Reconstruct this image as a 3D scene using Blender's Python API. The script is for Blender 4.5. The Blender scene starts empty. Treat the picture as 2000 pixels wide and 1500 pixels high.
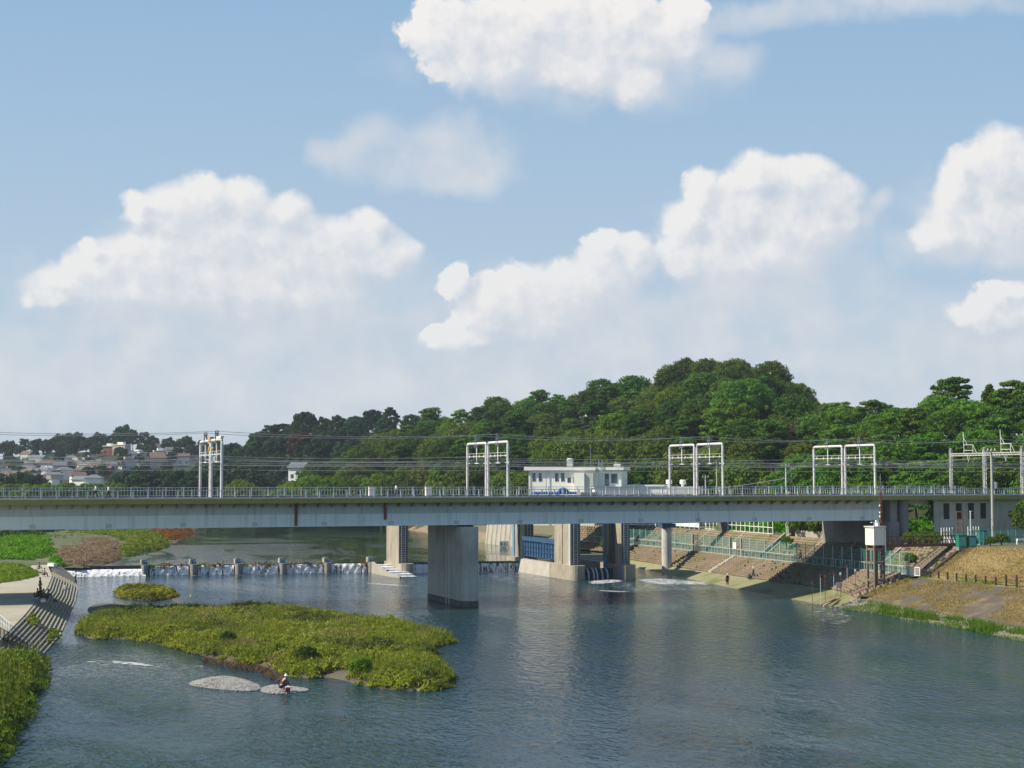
import bpy, math, random
import numpy as np
from mathutils import Vector, Matrix
R = math.radians
random.seed(7); rng = np.random.default_rng(7)
C = bpy.data.collections.new('scene'); bpy.context.scene.collection.children.link(C)
sc = bpy.context.scene
# ------------------------------------------------------------------ camera
CAMH = 16.0; FPX = 3000.0; PITCH = math.atan(184/3000)
cam = bpy.data.cameras.new('camera'); camo = bpy.data.objects.new('camera', cam); C.objects.link(camo)
camo.location = (0, 0, CAMH); camo.rotation_euler = (R(90)+PITCH, 0, 0)
cam.sensor_width = 36; cam.lens = 36*FPX/2000; cam.clip_start = 0.5; cam.clip_end = 20000
sc.camera = camo
sc.render.engine = 'CYCLES'; sc.render.resolution_x = 1024; sc.render.resolution_y = 768
sc.cycles.max_bounces = 6; sc.cycles.transparent_max_bounces = 12; sc.cycles.diffuse_bounces = 3
sc.view_settings.view_transform = 'Standard'; sc.view_settings.look = 'None'
EXPO = 0.52; sc.view_settings.exposure = EXPO; sc.view_settings.gamma = 1.0
# the railway bridge's own frame: s runs along the bridge, t across it (upstream)
AL = R(20.4); CA, SA = math.cos(AL), math.sin(AL); OX, OY = -7.7, 193.0
def W(s, t, z=0.0): return (OX+s*CA-t*SA, OY+s*SA+t*CA, z)
def ST(x, y): return ((x-OX)*CA+(y-OY)*SA, -(x-OX)*SA+(y-OY)*CA)
# ------------------------------------------------------------------ sun and sky
SUN_EL = 44.0
trav = Vector((1.0*CA+0.22*SA, 1.0*SA-0.22*CA, 0)).normalized()      # horizontal way the light travels
sund = Vector((-trav.x*math.cos(R(SUN_EL)), -trav.y*math.cos(R(SUN_EL)), math.sin(R(SUN_EL))))
L = bpy.data.lights.new('sun', 'SUN'); L.energy = 5.0; L.angle = R(0.5); L.color = (1.0, 0.91, 0.76)
Lo = bpy.data.objects.new('sun', L); C.objects.link(Lo); Lo.rotation_euler = sund.to_track_quat('Z', 'Y').to_euler()
world = bpy.data.worlds.new('World'); sc.world = world; world.use_nodes = True
def ramp_curve(x, xs, ys): return float(np.interp(x, xs, ys))
class NT:
    def __init__(s, tree): s.t = tree
    def n(s, typ, **kw):
        o = s.t.nodes.new(typ)
        for k, v in kw.items(): setattr(o, k, v)
        return o
    def put(s, sock, v):
        if hasattr(v, 'is_output') or isinstance(v, bpy.types.NodeSocket): s.t.links.new(v, sock)
        else: sock.default_value = v
    def m(s, op, a, b=None, c=None, clamp=False):
        o = s.n('ShaderNodeMath', operation=op, use_clamp=clamp)
        s.put(o.inputs[0], a)
        if b is not None: s.put(o.inputs[1], b)
        if c is not None: s.put(o.inputs[2], c)
        return o.outputs[0]
    def v(s, op, a, b=None, c=None):
        o = s.n('ShaderNodeVectorMath', operation=op)
        s.put(o.inputs[0], a)
        if b is not None: s.put(o.inputs[1], b)
        if c is not None: s.put(o.inputs[2], c)
        return o.outputs['Value'] if op in ('LENGTH', 'DOT_PRODUCT', 'DISTANCE') else o.outputs[0]
    def noise(s, vec, scale, detail=3, rough=0.5, dist=0.0):
        o = s.n('ShaderNodeTexNoise'); s.put(o.inputs['Vector'], vec)
        o.inputs['Scale'].default_value = scale; o.inputs['Detail'].default_value = detail
        o.inputs['Roughness'].default_value = rough; o.inputs['Distortion'].default_value = dist
        return o.outputs[0], o.outputs[1]
    def mixc(s, f, a, b):
        o = s.n('ShaderNodeMix', data_type='RGBA'); s.put(o.inputs[0], f); s.put(o.inputs[6], a); s.put(o.inputs[7], b)
        return o.outputs[2]
    def mr(s, x, a, b, c=0.0, d=1.0, smooth=False):
        o = s.n('ShaderNodeMapRange'); o.interpolation_type = 'SMOOTHSTEP' if smooth else 'LINEAR'
        s.put(o.inputs[0], x); s.put(o.inputs[1], a); s.put(o.inputs[2], b); s.put(o.inputs[3], c); s.put(o.inputs[4], d)
        return o.outputs[0]
    def bright(s, dens, dens2): return s.m('SUBTRACT', dens, dens2)
def col(r, g, b): return (r, g, b, 1.0)
# clouds: (u, v, rx, ry, crisp) given as directions seen from the bank, turned into azimuth / elevation tangents
def gno(u, v):
    x = u-1000; z = -(v-750)
    y2 = FPX*math.cos(PITCH)-z*math.sin(PITCH); z2 = FPX*math.sin(PITCH)+z*math.cos(PITCH)
    return x/y2, z2/y2
CRISP = [(262,408,34,30),(330,420,70,58),(390,395,72,55),(470,400,70,50),(545,420,60,45),(430,470,180,70),(300,500,120,55),(190,520,60,45),
 (184,478,20,20),(130,560,80,45),(240,560,170,50),(420,545,200,70),(560,490,120,70),(660,500,90,60),(722,450,38,38),(760,500,60,50),(560,560,160,50),
 (890,545,30,36),(945,600,60,60),(1000,590,70,65),(900,655,80,30),(1060,600,80,70),(1130,560,80,60),(1190,520,70,50),(1240,500,50,45),(1180,470,40,30),
 (1370,375,38,44),(1345,430,55,45),(1480,345,58,48),(1570,350,68,54),(1620,390,60,60),(1440,420,110,75),(1560,440,120,75),(1380,500,95,60),(1480,500,130,50),(1660,420,30,40),
 (1900,310,58,42),(1960,330,90,75),(1870,370,50,60),(1830,450,55,36),(1930,430,120,75),
 (890,70,95,78),(960,110,110,75),(1060,50,170,70),(1200,70,150,80),(1330,60,60,65),(1160,130,120,55),(1240,165,60,50),(1345,40,44,46),
 (1960,570,50,22),(1960,610,90,35)]
SOFT = [(430,560,330,80),(1480,480,200,90),(1060,610,200,70),(1120,110,260,85),(1940,430,120,90),(660,295,52,48),(720,280,60,42),(780,310,110,45),(900,300,95,50),(880,345,110,30),(960,320,50,46),(430,640,420,70),(300,720,420,60),(640,640,170,70),(1000,700,420,60),
 (1500,590,230,60),(1350,640,330,60),(1560,520,160,50),(1900,680,180,90),(1760,720,60,60),(1420,120,60,40),(1440,95,50,30),(1720,0,260,34),(1500,10,90,30),(60,720,200,60),
 (1920,500,160,40),(1400,700,400,50),(700,760,900,60),(1740,400,22,26),(1720,430,20,20),(1200,800,900,60)]
def cloudgroup(name, blobs, warp, amp, nscale, grow):
    g = bpy.data.node_groups.new(name, 'ShaderNodeTree')
    g.interface.new_socket(name='P', in_out='INPUT', socket_type='NodeSocketVector')
    g.interface.new_socket(name='D', in_out='OUTPUT', socket_type='NodeSocketFloat')
    g.interface.new_socket(name='B', in_out='OUTPUT', socket_type='NodeSocketFloat')
    k = NT(g); gi = k.n('NodeGroupInput'); go = k.n('NodeGroupOutput')
    p = gi.outputs[0]
    f1, c1 = k.noise(p, nscale, 2, 0.5)
    w1 = k.v('SCALE', k.v('SUBTRACT', c1, (0.5, 0.5, 0.5))); w1.node.inputs['Scale'].default_value = warp
    f2, c2 = k.noise(p, nscale*2.8, 4, 0.56)
    w2 = k.v('SCALE', k.v('SUBTRACT', c2, (0.5, 0.5, 0.5))); w2.node.inputs['Scale'].default_value = warp*0.42
    q = k.v('ADD', k.v('ADD', p, w1), w2)
    acc = None
    for (u, v, rx, ry) in blobs:
        gx, gz = gno(u, v); rx2, rz2 = rx/FPX*grow, ry/FPX*grow
        d = k.v('LENGTH', k.v('MULTIPLY_ADD', q, (1/rx2, 1/rz2, 0), (-gx/rx2, -gz/rz2, 0)))
        e = k.m('MULTIPLY', k.m('SUBTRACT', 1.0, k.m('MULTIPLY', d, d)), 0.62)
        if acc is None: acc = e
        else:
            acc = k.m('SMOOTH_MAX', acc, e, 0.2)
    bil = k.m('ABSOLUTE', k.m('SUBTRACT', f2, 0.5))
    out = k.m('ADD', acc, k.m('MULTIPLY', k.m('SUBTRACT', f2, 0.5), amp))
    out = k.m('SUBTRACT', out, k.m('MULTIPLY', bil, amp*0.4))
    k.put(go.inputs[0], k.m('SUBTRACT', out, 0.10)); k.put(go.inputs[1], acc)
    return g
def build_world():
    t = world.node_tree; t.nodes.clear(); k = NT(t)
    out = k.n('ShaderNodeOutputWorld'); bg = k.n('ShaderNodeBackground'); t.links.new(bg.outputs[0], out.inputs[0])
    sky = k.n('ShaderNodeTexSky', sky_type='NISHITA'); sky.sun_disc = False
    sky.sun_elevation = R(SUN_EL); sky.sun_rotation = math.atan2(sund.x, sund.y); sky.air_density = 1.0; sky.dust_density = SKY_DUST; sky.ozone_density = SKY_OZ; sky.altitude = 0
    bg.inputs[1].default_value = SKY_ST
    tc = k.n('ShaderNodeTexCoord'); sep = k.n('ShaderNodeSeparateXYZ'); t.links.new(tc.outputs['Generated'], sep.inputs[0])
    y = k.m('MAXIMUM', sep.outputs[1], 0.15)
    cx = k.m('DIVIDE', sep.outputs[0], y); cz = k.m('DIVIDE', sep.outputs[2], y)
    cmb = k.n('ShaderNodeCombineXYZ'); k.put(cmb.inputs[0], cx); k.put(cmb.inputs[1], cz); p = cmb.outputs[0]
    gc = cloudgroup('cumulus', CRISP, 0.022, 0.55, 30.0, 1.32); gs = cloudgroup('veil', SOFT, 0.05, 0.9, 9.0, 1.7)
    def ev(g, vec):
        o = k.n('ShaderNodeGroup'); o.node_tree = g; k.put(o.inputs[0], vec); return o.outputs
    o1 = ev(gc, p); d1, b1 = o1[0], o1[1]; o2 = ev(gc, k.v('ADD', p, (-0.0095, 0.0105, 0))); d2, b2 = o2[0], o2[1]
    v1 = ev(gs, p)[0]; n1 = k.noise(k.v('ADD', p, (7, 2, 0)), 16.0, 3, 0.55)[0]; n2 = k.noise(k.v('ADD', p, (6.988, 2.012, 0)), 16.0, 3, 0.55)[0]
    fr = k.noise(k.v('ADD', p, (3.3, 1.1, 0)), 9.0, 2, 0.5)[0]
    g = k.m('SUBTRACT', b1, b2)                                 # > 0 on the sides that face the sun
    away = k.mr(g, 0.02, -0.28, 0.0, 1.0, True)
    soft = k.m('ADD', k.mr(fr, 0.38, 0.66, 0.12, 0.45), k.m('MULTIPLY', away, 0.8))
    a = k.m('MAXIMUM', k.mr(d1, -0.02, soft, 0.0, 1.0, True), k.m('MULTIPLY', k.mr(b1, 0.05, 0.45, 0.0, 1.0, True), k.mr(away, 0.3, 1.0, 1.0, 0.6)))
    rel = k.m('MULTIPLY', k.m('SUBTRACT', k.m('SUBTRACT', d1, d2), k.m('MULTIPLY', g, 0.6)), k.mr(away, 0.2, 1.0, 1.9, 0.8))
    lit = k.m('ADD', k.m('ADD', 0.47, rel), k.m('MULTIPLY', g, 1.1), clamp=True)
    S = 1.0/SKY_ST/2**EXPO
    shade = col(0.62*S, 0.665*S, 0.74*S); white = col(0.93*S, 0.90*S, 0.87*S)
    vl = k.m('ADD', 0.35, k.m('MULTIPLY', k.m('SUBTRACT', n1, n2), 2.2), clamp=True)
    veil = k.mixc(vl, col(0.60*S, 0.66*S, 0.74*S), col(0.80*S, 0.785*S, 0.785*S))
    cc = k.mixc(lit, shade, white); ds = v1
    # air between: the lower a cloud stands, the nearer its colour comes to the haze
    el = k.mr(cz, 0.0, 0.32, 0.0, 1.0)
    a = k.m('MULTIPLY', a, k.mr(el, 0.1, 0.75, 0.62, 0.94))
    hz = k.mixc(k.mr(cz, -0.02, 0.33, 1.0, 0.0), SKY_TOP_TINT(S), col(0.56*S, 0.66*S, 0.75*S))
    hz = k.mixc(k.mr(sep.outputs[2], 0.32, 0.85), hz, col(0.11*S, 0.26*S, 0.56*S))
    base = k.mixc(0.85, sky.outputs[0], hz)
    base = k.mixc(k.m('MULTIPLY', k.mr(ds, -0.05, 0.75, 0, 1, True), 0.9), base, veil)
    fin = k.mixc(a, base, cc)
    low = k.mr(sep.outputs[2], -0.02, 0.0, 1.0, 0.0)
    fin = k.mixc(low, fin, col(0.25*S, 0.28*S, 0.3*S))
    t.links.new(fin, bg.inputs[0])
    world.cycles.sampling_method = 'MANUAL'; world.cycles.sample_map_resolution = 512
SKY_ST = 0.1; SKY_DUST = 1.5; SKY_OZ = 1.2
def SKY_TOP_TINT(S): return col(0.30*S, 0.485*S, 0.70*S)
build_world()
# ------------------------------------------------------------------ materials
def new_mat(name):
    m = bpy.data.materials.new(name); m.use_nodes = True
    return m, NT(m.node_tree), m.node_tree.nodes['Principled BSDF']
MATS = {}
def mat(name, c1, c2=None, rough=0.8, metal=0.0, scale=1.0, bump=0.0, bscale=None, c3=None, streak=0.0, strz=0.12, spec=0.3, fine=0.0, stain=None):
    if name in MATS: return MATS[name]
    m, k, b = new_mat(name)
    tc = k.n('ShaderNodeTexCoord').outputs['Object']
    c2 = c2 or tuple(x*0.75 for x in c1)
    f, _ = k.noise(tc, scale, 5, 0.6)
    c = k.mixc(k.mr(f, 0.32, 0.68), col(*c1), col(*c2))
    if c3:
        g, _ = k.noise(k.v('ADD', tc, (31.0, 7.0, 3.0)), scale*0.45, 5, 0.6)
        c = k.mixc(k.mr(g, 0.5, 0.62), c, col(*c3))
    if streak:
        vs = k.v('MULTIPLY', tc, (1.0, 1.0, strz)); g, _ = k.noise(vs, 2.4, 4, 0.65)
        sc_ = stain or tuple(x*0.35 for x in c1)
        c = k.mixc(k.m('MULTIPLY', k.mr(g, 0.52, 0.75), streak), c, col(*sc_))
    if fine:
        g, _ = k.noise(tc, scale*14, 2, 0.6)
        c = k.mixc(k.m('MULTIPLY', k.mr(g, 0.4, 0.7), fine), c, col(*(x*0.4 for x in c1)))
    k.put(b.inputs['Base Color'], c)
    b.inputs['Roughness'].default_value = rough; b.inputs['Metallic'].default_value = metal
    b.inputs['Specular IOR Level'].default_value = spec
    if bump:
        g, _ = k.noise(tc, bscale or scale*6, 4, 0.6)
        bn = k.n('ShaderNodeBump'); bn.inputs['Strength'].default_value = min(bump, 1.0); bn.inputs['Distance'].default_value = 0.05
        k.put(bn.inputs['Height'], g); k.put(b.inputs['Normal'], bn.outputs[0])
    MATS[name] = m; return m
def leafmat(name, c1, c2, var=0.25, transl=0.35, nscale=0.35, c3=None, c3t=(0.56, 0.68)):
    if name in MATS: return MATS[name]
    m, k, b = new_mat(name)
    tc = k.n('ShaderNodeTexCoord').outputs['Object']
    oi = k.n('ShaderNodeObjectInfo').outputs['Random']
    f, _ = k.noise(tc, nscale, 3, 0.6); g, _ = k.noise(tc, nscale*9, 2, 0.6)
    c = k.mixc(k.mr(f, 0.35, 0.65), col(*c1), col(*c2))
    c = k.mixc(k.m('MULTIPLY', k.mr(g, 0.35, 0.7), 0.5), c, col(*(x*0.5 for x in c1)))
    if c3:
        h, _ = k.noise(k.v('ADD', tc, (11., 3., 0.)), nscale*0.5, 3, 0.6); c = k.mixc(k.mr(h, c3t[0], c3t[1]), c, col(*c3))
    hs = k.n('ShaderNodeHueSaturation'); hs.inputs['Saturation'].default_value = 1.12; k.put(hs.inputs['Color'], c)
    k.put(hs.inputs['Value'], k.mr(oi, 0, 1, 1-var, 1+var)); k.put(hs.inputs['Hue'], k.mr(k.m('FRACT', k.m('MULTIPLY', oi, 7.3)), 0, 1, 0.485, 0.512))
    b.inputs['Roughness'].default_value = 0.7; b.inputs['Specular IOR Level'].default_value = 0.15
    k.put(b.inputs['Base Color'], hs.outputs[0])
    tr = k.n('ShaderNodeBsdfTranslucent'); k.put(tr.inputs[0], hs.outputs[0])
    mx = k.n('ShaderNodeMixShader'); mx.inputs[0].default_value = transl
    outn = m.node_tree.nodes['Material Output']
    m.node_tree.links.new(b.outputs[0], mx.inputs[1]); m.node_tree.links.new(tr.outputs[0], mx.inputs[2]); m.node_tree.links.new(mx.outputs[0], outn.inputs[0])
    MATS[name] = m; return m
def mc(name, *a, **k): return mat(name, *a, **k)
CONC = mat('concrete', (0.27,0.26,0.235), (0.20,0.195,0.175), scale=0.5, bump=0.4, bscale=6, streak=0.5, fine=0.25)
CONC_L = mat('pale_concrete', (0.42,0.39,0.33), (0.33,0.30,0.25), scale=0.4, bump=0.4, bscale=5, streak=0.45, fine=0.25)
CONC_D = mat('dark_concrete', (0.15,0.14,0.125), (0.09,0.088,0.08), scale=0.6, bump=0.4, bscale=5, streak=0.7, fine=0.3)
PIERM = mat('pier_concrete', (0.52,0.49,0.42), (0.44,0.42,0.36), scale=0.35, bump=0.3, bscale=8, streak=0.7, strz=0.05, stain=(0.20,0.20,0.175), fine=0.12, c3=(0.36,0.345,0.29))
TOWERM = mat('gate_pier_concrete', (0.38,0.335,0.26), (0.27,0.235,0.18), scale=0.5, bump=0.4, bscale=5, streak=0.75, strz=0.05, stain=(0.09,0.08,0.065))
GIRD = mat('girder_paint', (0.72,0.76,0.74), (0.67,0.71,0.69), rough=0.5, scale=0.3, streak=0.6, strz=0.03, stain=(0.36,0.38,0.36))
GIRD2 = mat('girder_paint_upper', (0.52,0.56,0.55), (0.46,0.50,0.49), rough=0.55, scale=0.3, streak=0.7, strz=0.04, stain=(0.24,0.24,0.22))
OLIVE = mat('olive_paint', (0.29,0.265,0.06), (0.25,0.23,0.055), rough=0.6, scale=0.4, streak=0.35, stain=(0.07,0.065,0.04))
RAILM = mat('railing_paint', (0.55,0.60,0.62), (0.44,0.48,0.50), rough=0.5, scale=0.8)
GALV = mat('galvanised_pipe', (0.66,0.67,0.66), (0.50,0.50,0.48), rough=0.5, scale=0.6, streak=0.35, strz=0.2, stain=(0.30,0.20,0.12))
DSTEEL = mat('dark_steel', (0.22,0.26,0.29), (0.14,0.17,0.19), rough=0.5, scale=2)
RUST = mat('rust', (0.20,0.085,0.045), (0.11,0.05,0.035), scale=3, bump=0.3, streak=0.4)
BLUE = mat('blue_paint', (0.035,0.10,0.20), (0.025,0.07,0.14), rough=0.5, scale=1, streak=0.5)  # deepened for the sluice gate's shade; footbridge parts use it too
BLUE_L = mat('light_blue_paint', (0.13,0.28,0.44), (0.10,0.22,0.36), rough=0.5, scale=1, streak=0.4)
WHITE = mat('white_paint', (0.80,0.79,0.74), (0.72,0.70,0.65), rough=0.6, scale=0.6, streak=0.2, stain=(0.5,0.47,0.42))
CREAM = mat('cream_wall', (0.86,0.84,0.74), (0.80,0.78,0.68), rough=0.7, scale=0.4, streak=0.2, stain=(0.5,0.48,0.40))
GREENP = mat('green_paint', (0.02,0.20,0.13), (0.015,0.14,0.09), rough=0.5, scale=2)
TEALP = mat('teal_paint', (0.12,0.36,0.32), (0.09,0.28,0.25), rough=0.5, scale=2)
GLASSD = mat('window_glass', (0.05,0.075,0.09), (0.03,0.04,0.05), rough=0.08, spec=0.8)
WIREM = mat('cable', (0.30,0.31,0.32), (0.22,0.22,0.23), rough=0.6)
WOODP = mat('weathered_wood', (0.14,0.09,0.06), (0.08,0.055,0.04), scale=3, bump=0.4)
BLACK = mat('black_paint', (0.03,0.03,0.03), (0.02,0.02,0.02), rough=0.6)
PINE = leafmat('pine_needles', (0.052,0.120,0.022), (0.074,0.155,0.028))
PINEL = leafmat('light_pine_needles', (0.085,0.185,0.034), (0.115,0.215,0.042))
OAK = leafmat('oak_leaves', (0.052,0.098,0.016), (0.082,0.132,0.024))
OLIV = leafmat('olive_leaves', (0.100,0.150,0.030), (0.130,0.175,0.040))
YELG = leafmat('yellow_green_leaves', (0.105,0.185,0.026), (0.135,0.215,0.034))
FARG = leafmat('far_leaves', (0.024,0.062,0.024), (0.036,0.085,0.030))
REDL = leafmat('red_leaves', (0.075,0.038,0.028), (0.05,0.045,0.025))
BARK = mat('bark', (0.10,0.07,0.05), (0.06,0.045,0.035), scale=3, bump=0.5)
# ------------------------------------------------------------------ mesh helpers
class MB:
    def __init__(s): s.v = []; s.f = []
    def add(s, vs, fs):
        o = len(s.v); s.v += [tuple(p) for p in vs]; s.f += [tuple(i+o for i in f) for f in fs]; return s
    def box(s, x0, x1, y0, y1, z0, z1):
        return s.add([(x0,y0,z0),(x1,y0,z0),(x1,y1,z0),(x0,y1,z0),(x0,y0,z1),(x1,y0,z1),(x1,y1,z1),(x0,y1,z1)],
                     [(0,3,2,1),(4,5,6,7),(0,1,5,4),(1,2,6,5),(2,3,7,6),(3,0,4,7)])
    def cb(s, x, y, z, w, d, h): return s.box(x-w/2, x+w/2, y-d/2, y+d/2, z, z+h)
    def prism(s, poly, z0, z1, z1s=None):                    # plan polygon extruded upward
        n = len(poly); zs = z1s or [z1]*n
        vs = [(x, y, z0) for x, y in poly]+[(p[0], p[1], zz) for p, zz in zip(poly, zs)]
        return s.add(vs, [tuple(range(n-1, -1, -1)), tuple(range(n, 2*n))]+[(i, (i+1) % n, n+(i+1) % n, n+i) for i in range(n)])
    def sect(s, prof, a, b, axis='y'):                       # profile in (u,z) swept along an axis from a to b
        n = len(prof)
        P = (lambda u, z, w: (u, w, z)) if axis == 'y' else (lambda u, z, w: (w, u, z))
        vs = [P(u, z, a) for u, z in prof]+[P(u, z, b) for u, z in prof]
        return s.add(vs, [tuple(range(n)), tuple(range(2*n-1, n-1, -1))]+[(i, n+i, n+(i+1) % n, (i+1) % n) for i in range(n)])
    def tube(s, pts, r, n=8, r2=None):
        pts = [Vector(p) for p in pts]; m = len(pts); rings = []
        for i, p in enumerate(pts):
            d = (pts[min(i+1, m-1)]-pts[max(i-1, 0)]).normalized()
            up = Vector((0,0,1)) if abs(d.z) < 0.95 else Vector((1,0,0))
            a = d.cross(up).normalized(); b = d.cross(a)
            rr = r if r2 is None else r+(r2-r)*i/(m-1)
            rings.append([p+(a*math.cos(2*math.pi*k/n)+b*math.sin(2*math.pi*k/n))*rr for k in range(n)])
        vs = [q for g in rings for q in g]; fs = []
        for i in range(m-1):
            for k in range(n): fs.append((i*n+k, i*n+(k+1) % n, (i+1)*n+(k+1) % n, (i+1)*n+k))
        fs += [tuple(range(n-1, -1, -1)), tuple(range((m-1)*n, m*n))]
        return s.add(vs, fs)
    def bar(s, a, b, w, h=None):
        a = Vector(a); b = Vector(b); h = h or w; d = (b-a).normalized()
        up = Vector((0,0,1)) if abs(d.z) < 0.95 else Vector((0,1,0))
        x = d.cross(up).normalized()*w/2; y = d.cross(x).normalized()*h/2
        return s.add([a-x-y, a+x-y, a+x+y, a-x+y, b-x-y, b+x-y, b+x+y, b-x+y],
                     [(0,3,2,1),(4,5,6,7),(0,1,5,4),(1,2,6,5),(2,3,7,6),(3,0,4,7)])
    def lathe(s, prof, x=0, y=0, n=16):
        vs = []; fs = []
        for r, z in prof: vs += [(x+r*math.cos(2*math.pi*k/n), y+r*math.sin(2*math.pi*k/n), z) for k in range(n)]
        for i in range(len(prof)-1):
            for k in range(n): fs.append((i*n+k, i*n+(k+1) % n, (i+1)*n+(k+1) % n, (i+1)*n+k))
        fs += [tuple(range(n-1, -1, -1)), tuple(range((len(prof)-1)*n, len(prof)*n))]
        return s.add(vs, fs)
    def quad(s, *p): return s.add(p, [tuple(range(len(p)))])
    def build(s, name, m, parent=None, loc=None, rz=0.0, smooth=False):
        me = bpy.data.meshes.new(name); me.from_pydata(s.v, [], s.f); me.update()
        if smooth: me.polygons.foreach_set('use_smooth', [True]*len(me.polygons))
        me.materials.append(m); o = bpy.data.objects.new(name, me); C.objects.link(o)
        if parent: o.parent = parent
        if loc is not None: o.location = loc
        o.rotation_euler.z = rz
        return o
def npmesh(name, V, F, m, parent=None, smooth=False):
    V = np.asarray(V, dtype=np.float32).reshape(-1, 3); F = np.asarray(F, dtype=np.int32); n = F.shape[1]
    me = bpy.data.meshes.new(name); me.vertices.add(len(V)); me.vertices.foreach_set('co', V.ravel())
    me.loops.add(F.size); me.loops.foreach_set('vertex_index', F.ravel()); me.polygons.add(len(F))
    me.polygons.foreach_set('loop_start', np.arange(0, F.size, n, dtype=np.int32)); me.update(calc_edges=True)
    if smooth: me.polygons.foreach_set('use_smooth', np.ones(len(F), dtype=bool))
    if m: me.materials.append(m)
    o = bpy.data.objects.new(name, me); C.objects.link(o)
    if parent: o.parent = parent
    return o
def tag(o, label=None, cat=None, group=None, kind=None):
    if label: o['label'] = label
    if cat: o['category'] = cat
    if group: o['group'] = group
    if kind: o['kind'] = kind
    return o
def thing(name, label, cat, loc=(0,0,0), rz=0.0, group=None):
    o = bpy.data.objects.new(name, None); C.objects.link(o); o.empty_display_size = 0.5
    o.location = loc; o.rotation_euler.z = rz
    return tag(o, label, cat, group)
def dup(root, loc, rz=None, label=None, group=None, scale=None):
    r = root.copy(); C.objects.link(r); r.location = loc
    if rz is not None: r.rotation_euler.z = rz
    if scale is not None: r.scale = scale
    if label: r['label'] = label
    if group: r['group'] = group
    for ch in list(root.children):
        c = ch.copy(); C.objects.link(c); c.parent = r
        for g in list(ch.children):
            d = g.copy(); C.objects.link(d); d.parent = c
    return r
ORD = ['first','second','third','fourth','fifth','sixth','seventh','eighth','ninth','tenth','eleventh','twelfth','thirteenth','fourteenth','fifteenth','sixteenth','seventeenth','eighteenth','nineteenth','twentieth']
def nth(i, n, end='left'):
    if n == 1: return ''
    if i == 0: return f'farthest {end}'
    if i == n-1: return 'farthest '+('right' if end == 'left' else 'left')
    return f'{ORD[i]} from {end}'
def struct(o, label=None): o['kind'] = 'structure'; return tag(o, label)
def stuff(o, label, cat): o['kind'] = 'stuff'; return tag(o, label, cat)
def gridmesh(name, rows, m, parent=None, smooth=False):       # rows: equal-length lists of points
    n = len(rows[0]); V = [p for r in rows for p in r]
    F = [(i*n+j, i*n+j+1, (i+1)*n+j+1, (i+1)*n+j) for i in range(len(rows)-1) for j in range(n-1)]
    return npmesh(name, V, F, m, parent, smooth)
# ------------------------------------------------------------------ banks: station tables in the bridge's frame
# right bank: t -> waterline, apron edge, top of lower slope, back of terrace, top of upper slope (s values)
RB = np.array([[-400,15,17,26,30,41],[-120,33,35,44.5,47.5,58.5],[-58,40,41.8,51.5,54.5,65.5],[-44,42.4,44.2,53.5,56.5,66.5],[-28,44.0,45.8,55,57.5,67.0],[-17,44.4,48.0,56.2,58.5,64.0],
 [-12,44.5,50.2,57,59,64.4],[-6,45,52.3,57.6,59.4,64.4],[5,46.8,53.5,58.2,60.0,64.5],[20,48.5,54.0,58.7,60.6,65.2],[36,51.5,55.2,59.8,61.8,66.6],
 [65,57,58,62,64,68.6],[80,58.5,59.3,62.4,64.4,69],[110,54.0,54.6,57,59,63],[160,54,55,58,60,64],[210,61,62,65,67,71],[260,66,67,70,72,76],[480,90,91,94,96,100]], float)
def rb(t): return [float(np.interp(t, RB[:,0], RB[:,i])) for i in range(1, 6)]
def rbz(t):
    up = t > 78
    za = np.interp(t, [-28,-12,-6], [0.8,1.0,1.05]) if not up else 2.1
    return (1.45 if up else -0.15), float(za), float(np.interp(t, [-58,-28,-12,300], [3.7,3.6,3.5,3.55])), float(np.interp(t, [-58,-28,-12,300],[3.9,3.75,3.6,3.65])), float(np.interp(t, [-60,-20,-12,300], [7.4,7.2,6.9,6.8]))
LBT = np.array([[-500,-95],[-120,-60],[-86,-56.4],[-78,-55.5],[-61,-53.3],[-45,-51.8],[-36,-50.9],[-19,-48.2],[38,-41.8],[54,-40.6],[77,-41],[79,-35],[117,-25.7],[141,-16],[175,-8],[212,0],[259,9],[400,30],[520,60]], float)
def lb(t): return float(np.interp(t, LBT[:,0], LBT[:,1]))
LG = np.array([[-500,-100],[-120,-70],[-60,-60],[-45,-58.5],[-30,-56.7],[4,-52.3],[41,-47.8],[66,-46.2],[76,-45.5],[77.5,-42]], float)
def lgr(t): return lb(t) if t > 77.4 else float(np.interp(t, LG[:,0], LG[:,1]))
def weir_t(s): return 77.0-0.135*(s+28)
def ground_h(s, t):
    w, a, b, c, d = rb(t); l = lgr(t)
    far = t > 520
    if far: return 2.6
    if s < l:
        return min(2.6, 1.86+max(0, (l-s-30))*0.01) if t < 74 else min(3.0, 1.75+(l-s)*0.05)
    if s < l+2.5: return 1.86-(s-l)*1.6
    if s > d: return rbz(t)[4]-0.02
    z = rbz(t)
    if s > w-2:
        return float(np.interp(s, [w-2, w, a, b, c, d], [-2, z[0]-0.5, z[1]-0.5, z[2]-0.5, z[3]-0.45, z[4]-0.2]))
    return -2.0
def build_ground():
    ss = sorted(set([-6000,-3000,-1500,-800,-400,-250,-160,-120]+list(np.arange(-100, 112, 1.5))+[130,170,240,400,800,1500,3000,6000]))
    ts = sorted(set([-3000,-1200,-600,-400,-250]+list(np.arange(-160, 130, 3.0))+list(np.arange(130, 540, 12.0))+[519,521,700,1000,1600,3000,8000]))
    rows = [[W(s, t, ground_h(s, t)) for s in ss] for t in ts]
    G = mat('ground_earth', (0.115,0.125,0.055), (0.075,0.095,0.04), scale=0.08, c3=(0.16,0.145,0.09), fine=0.3, rough=0.95)
    struct(gridmesh('ground', rows, G, smooth=True))
build_ground()
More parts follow.
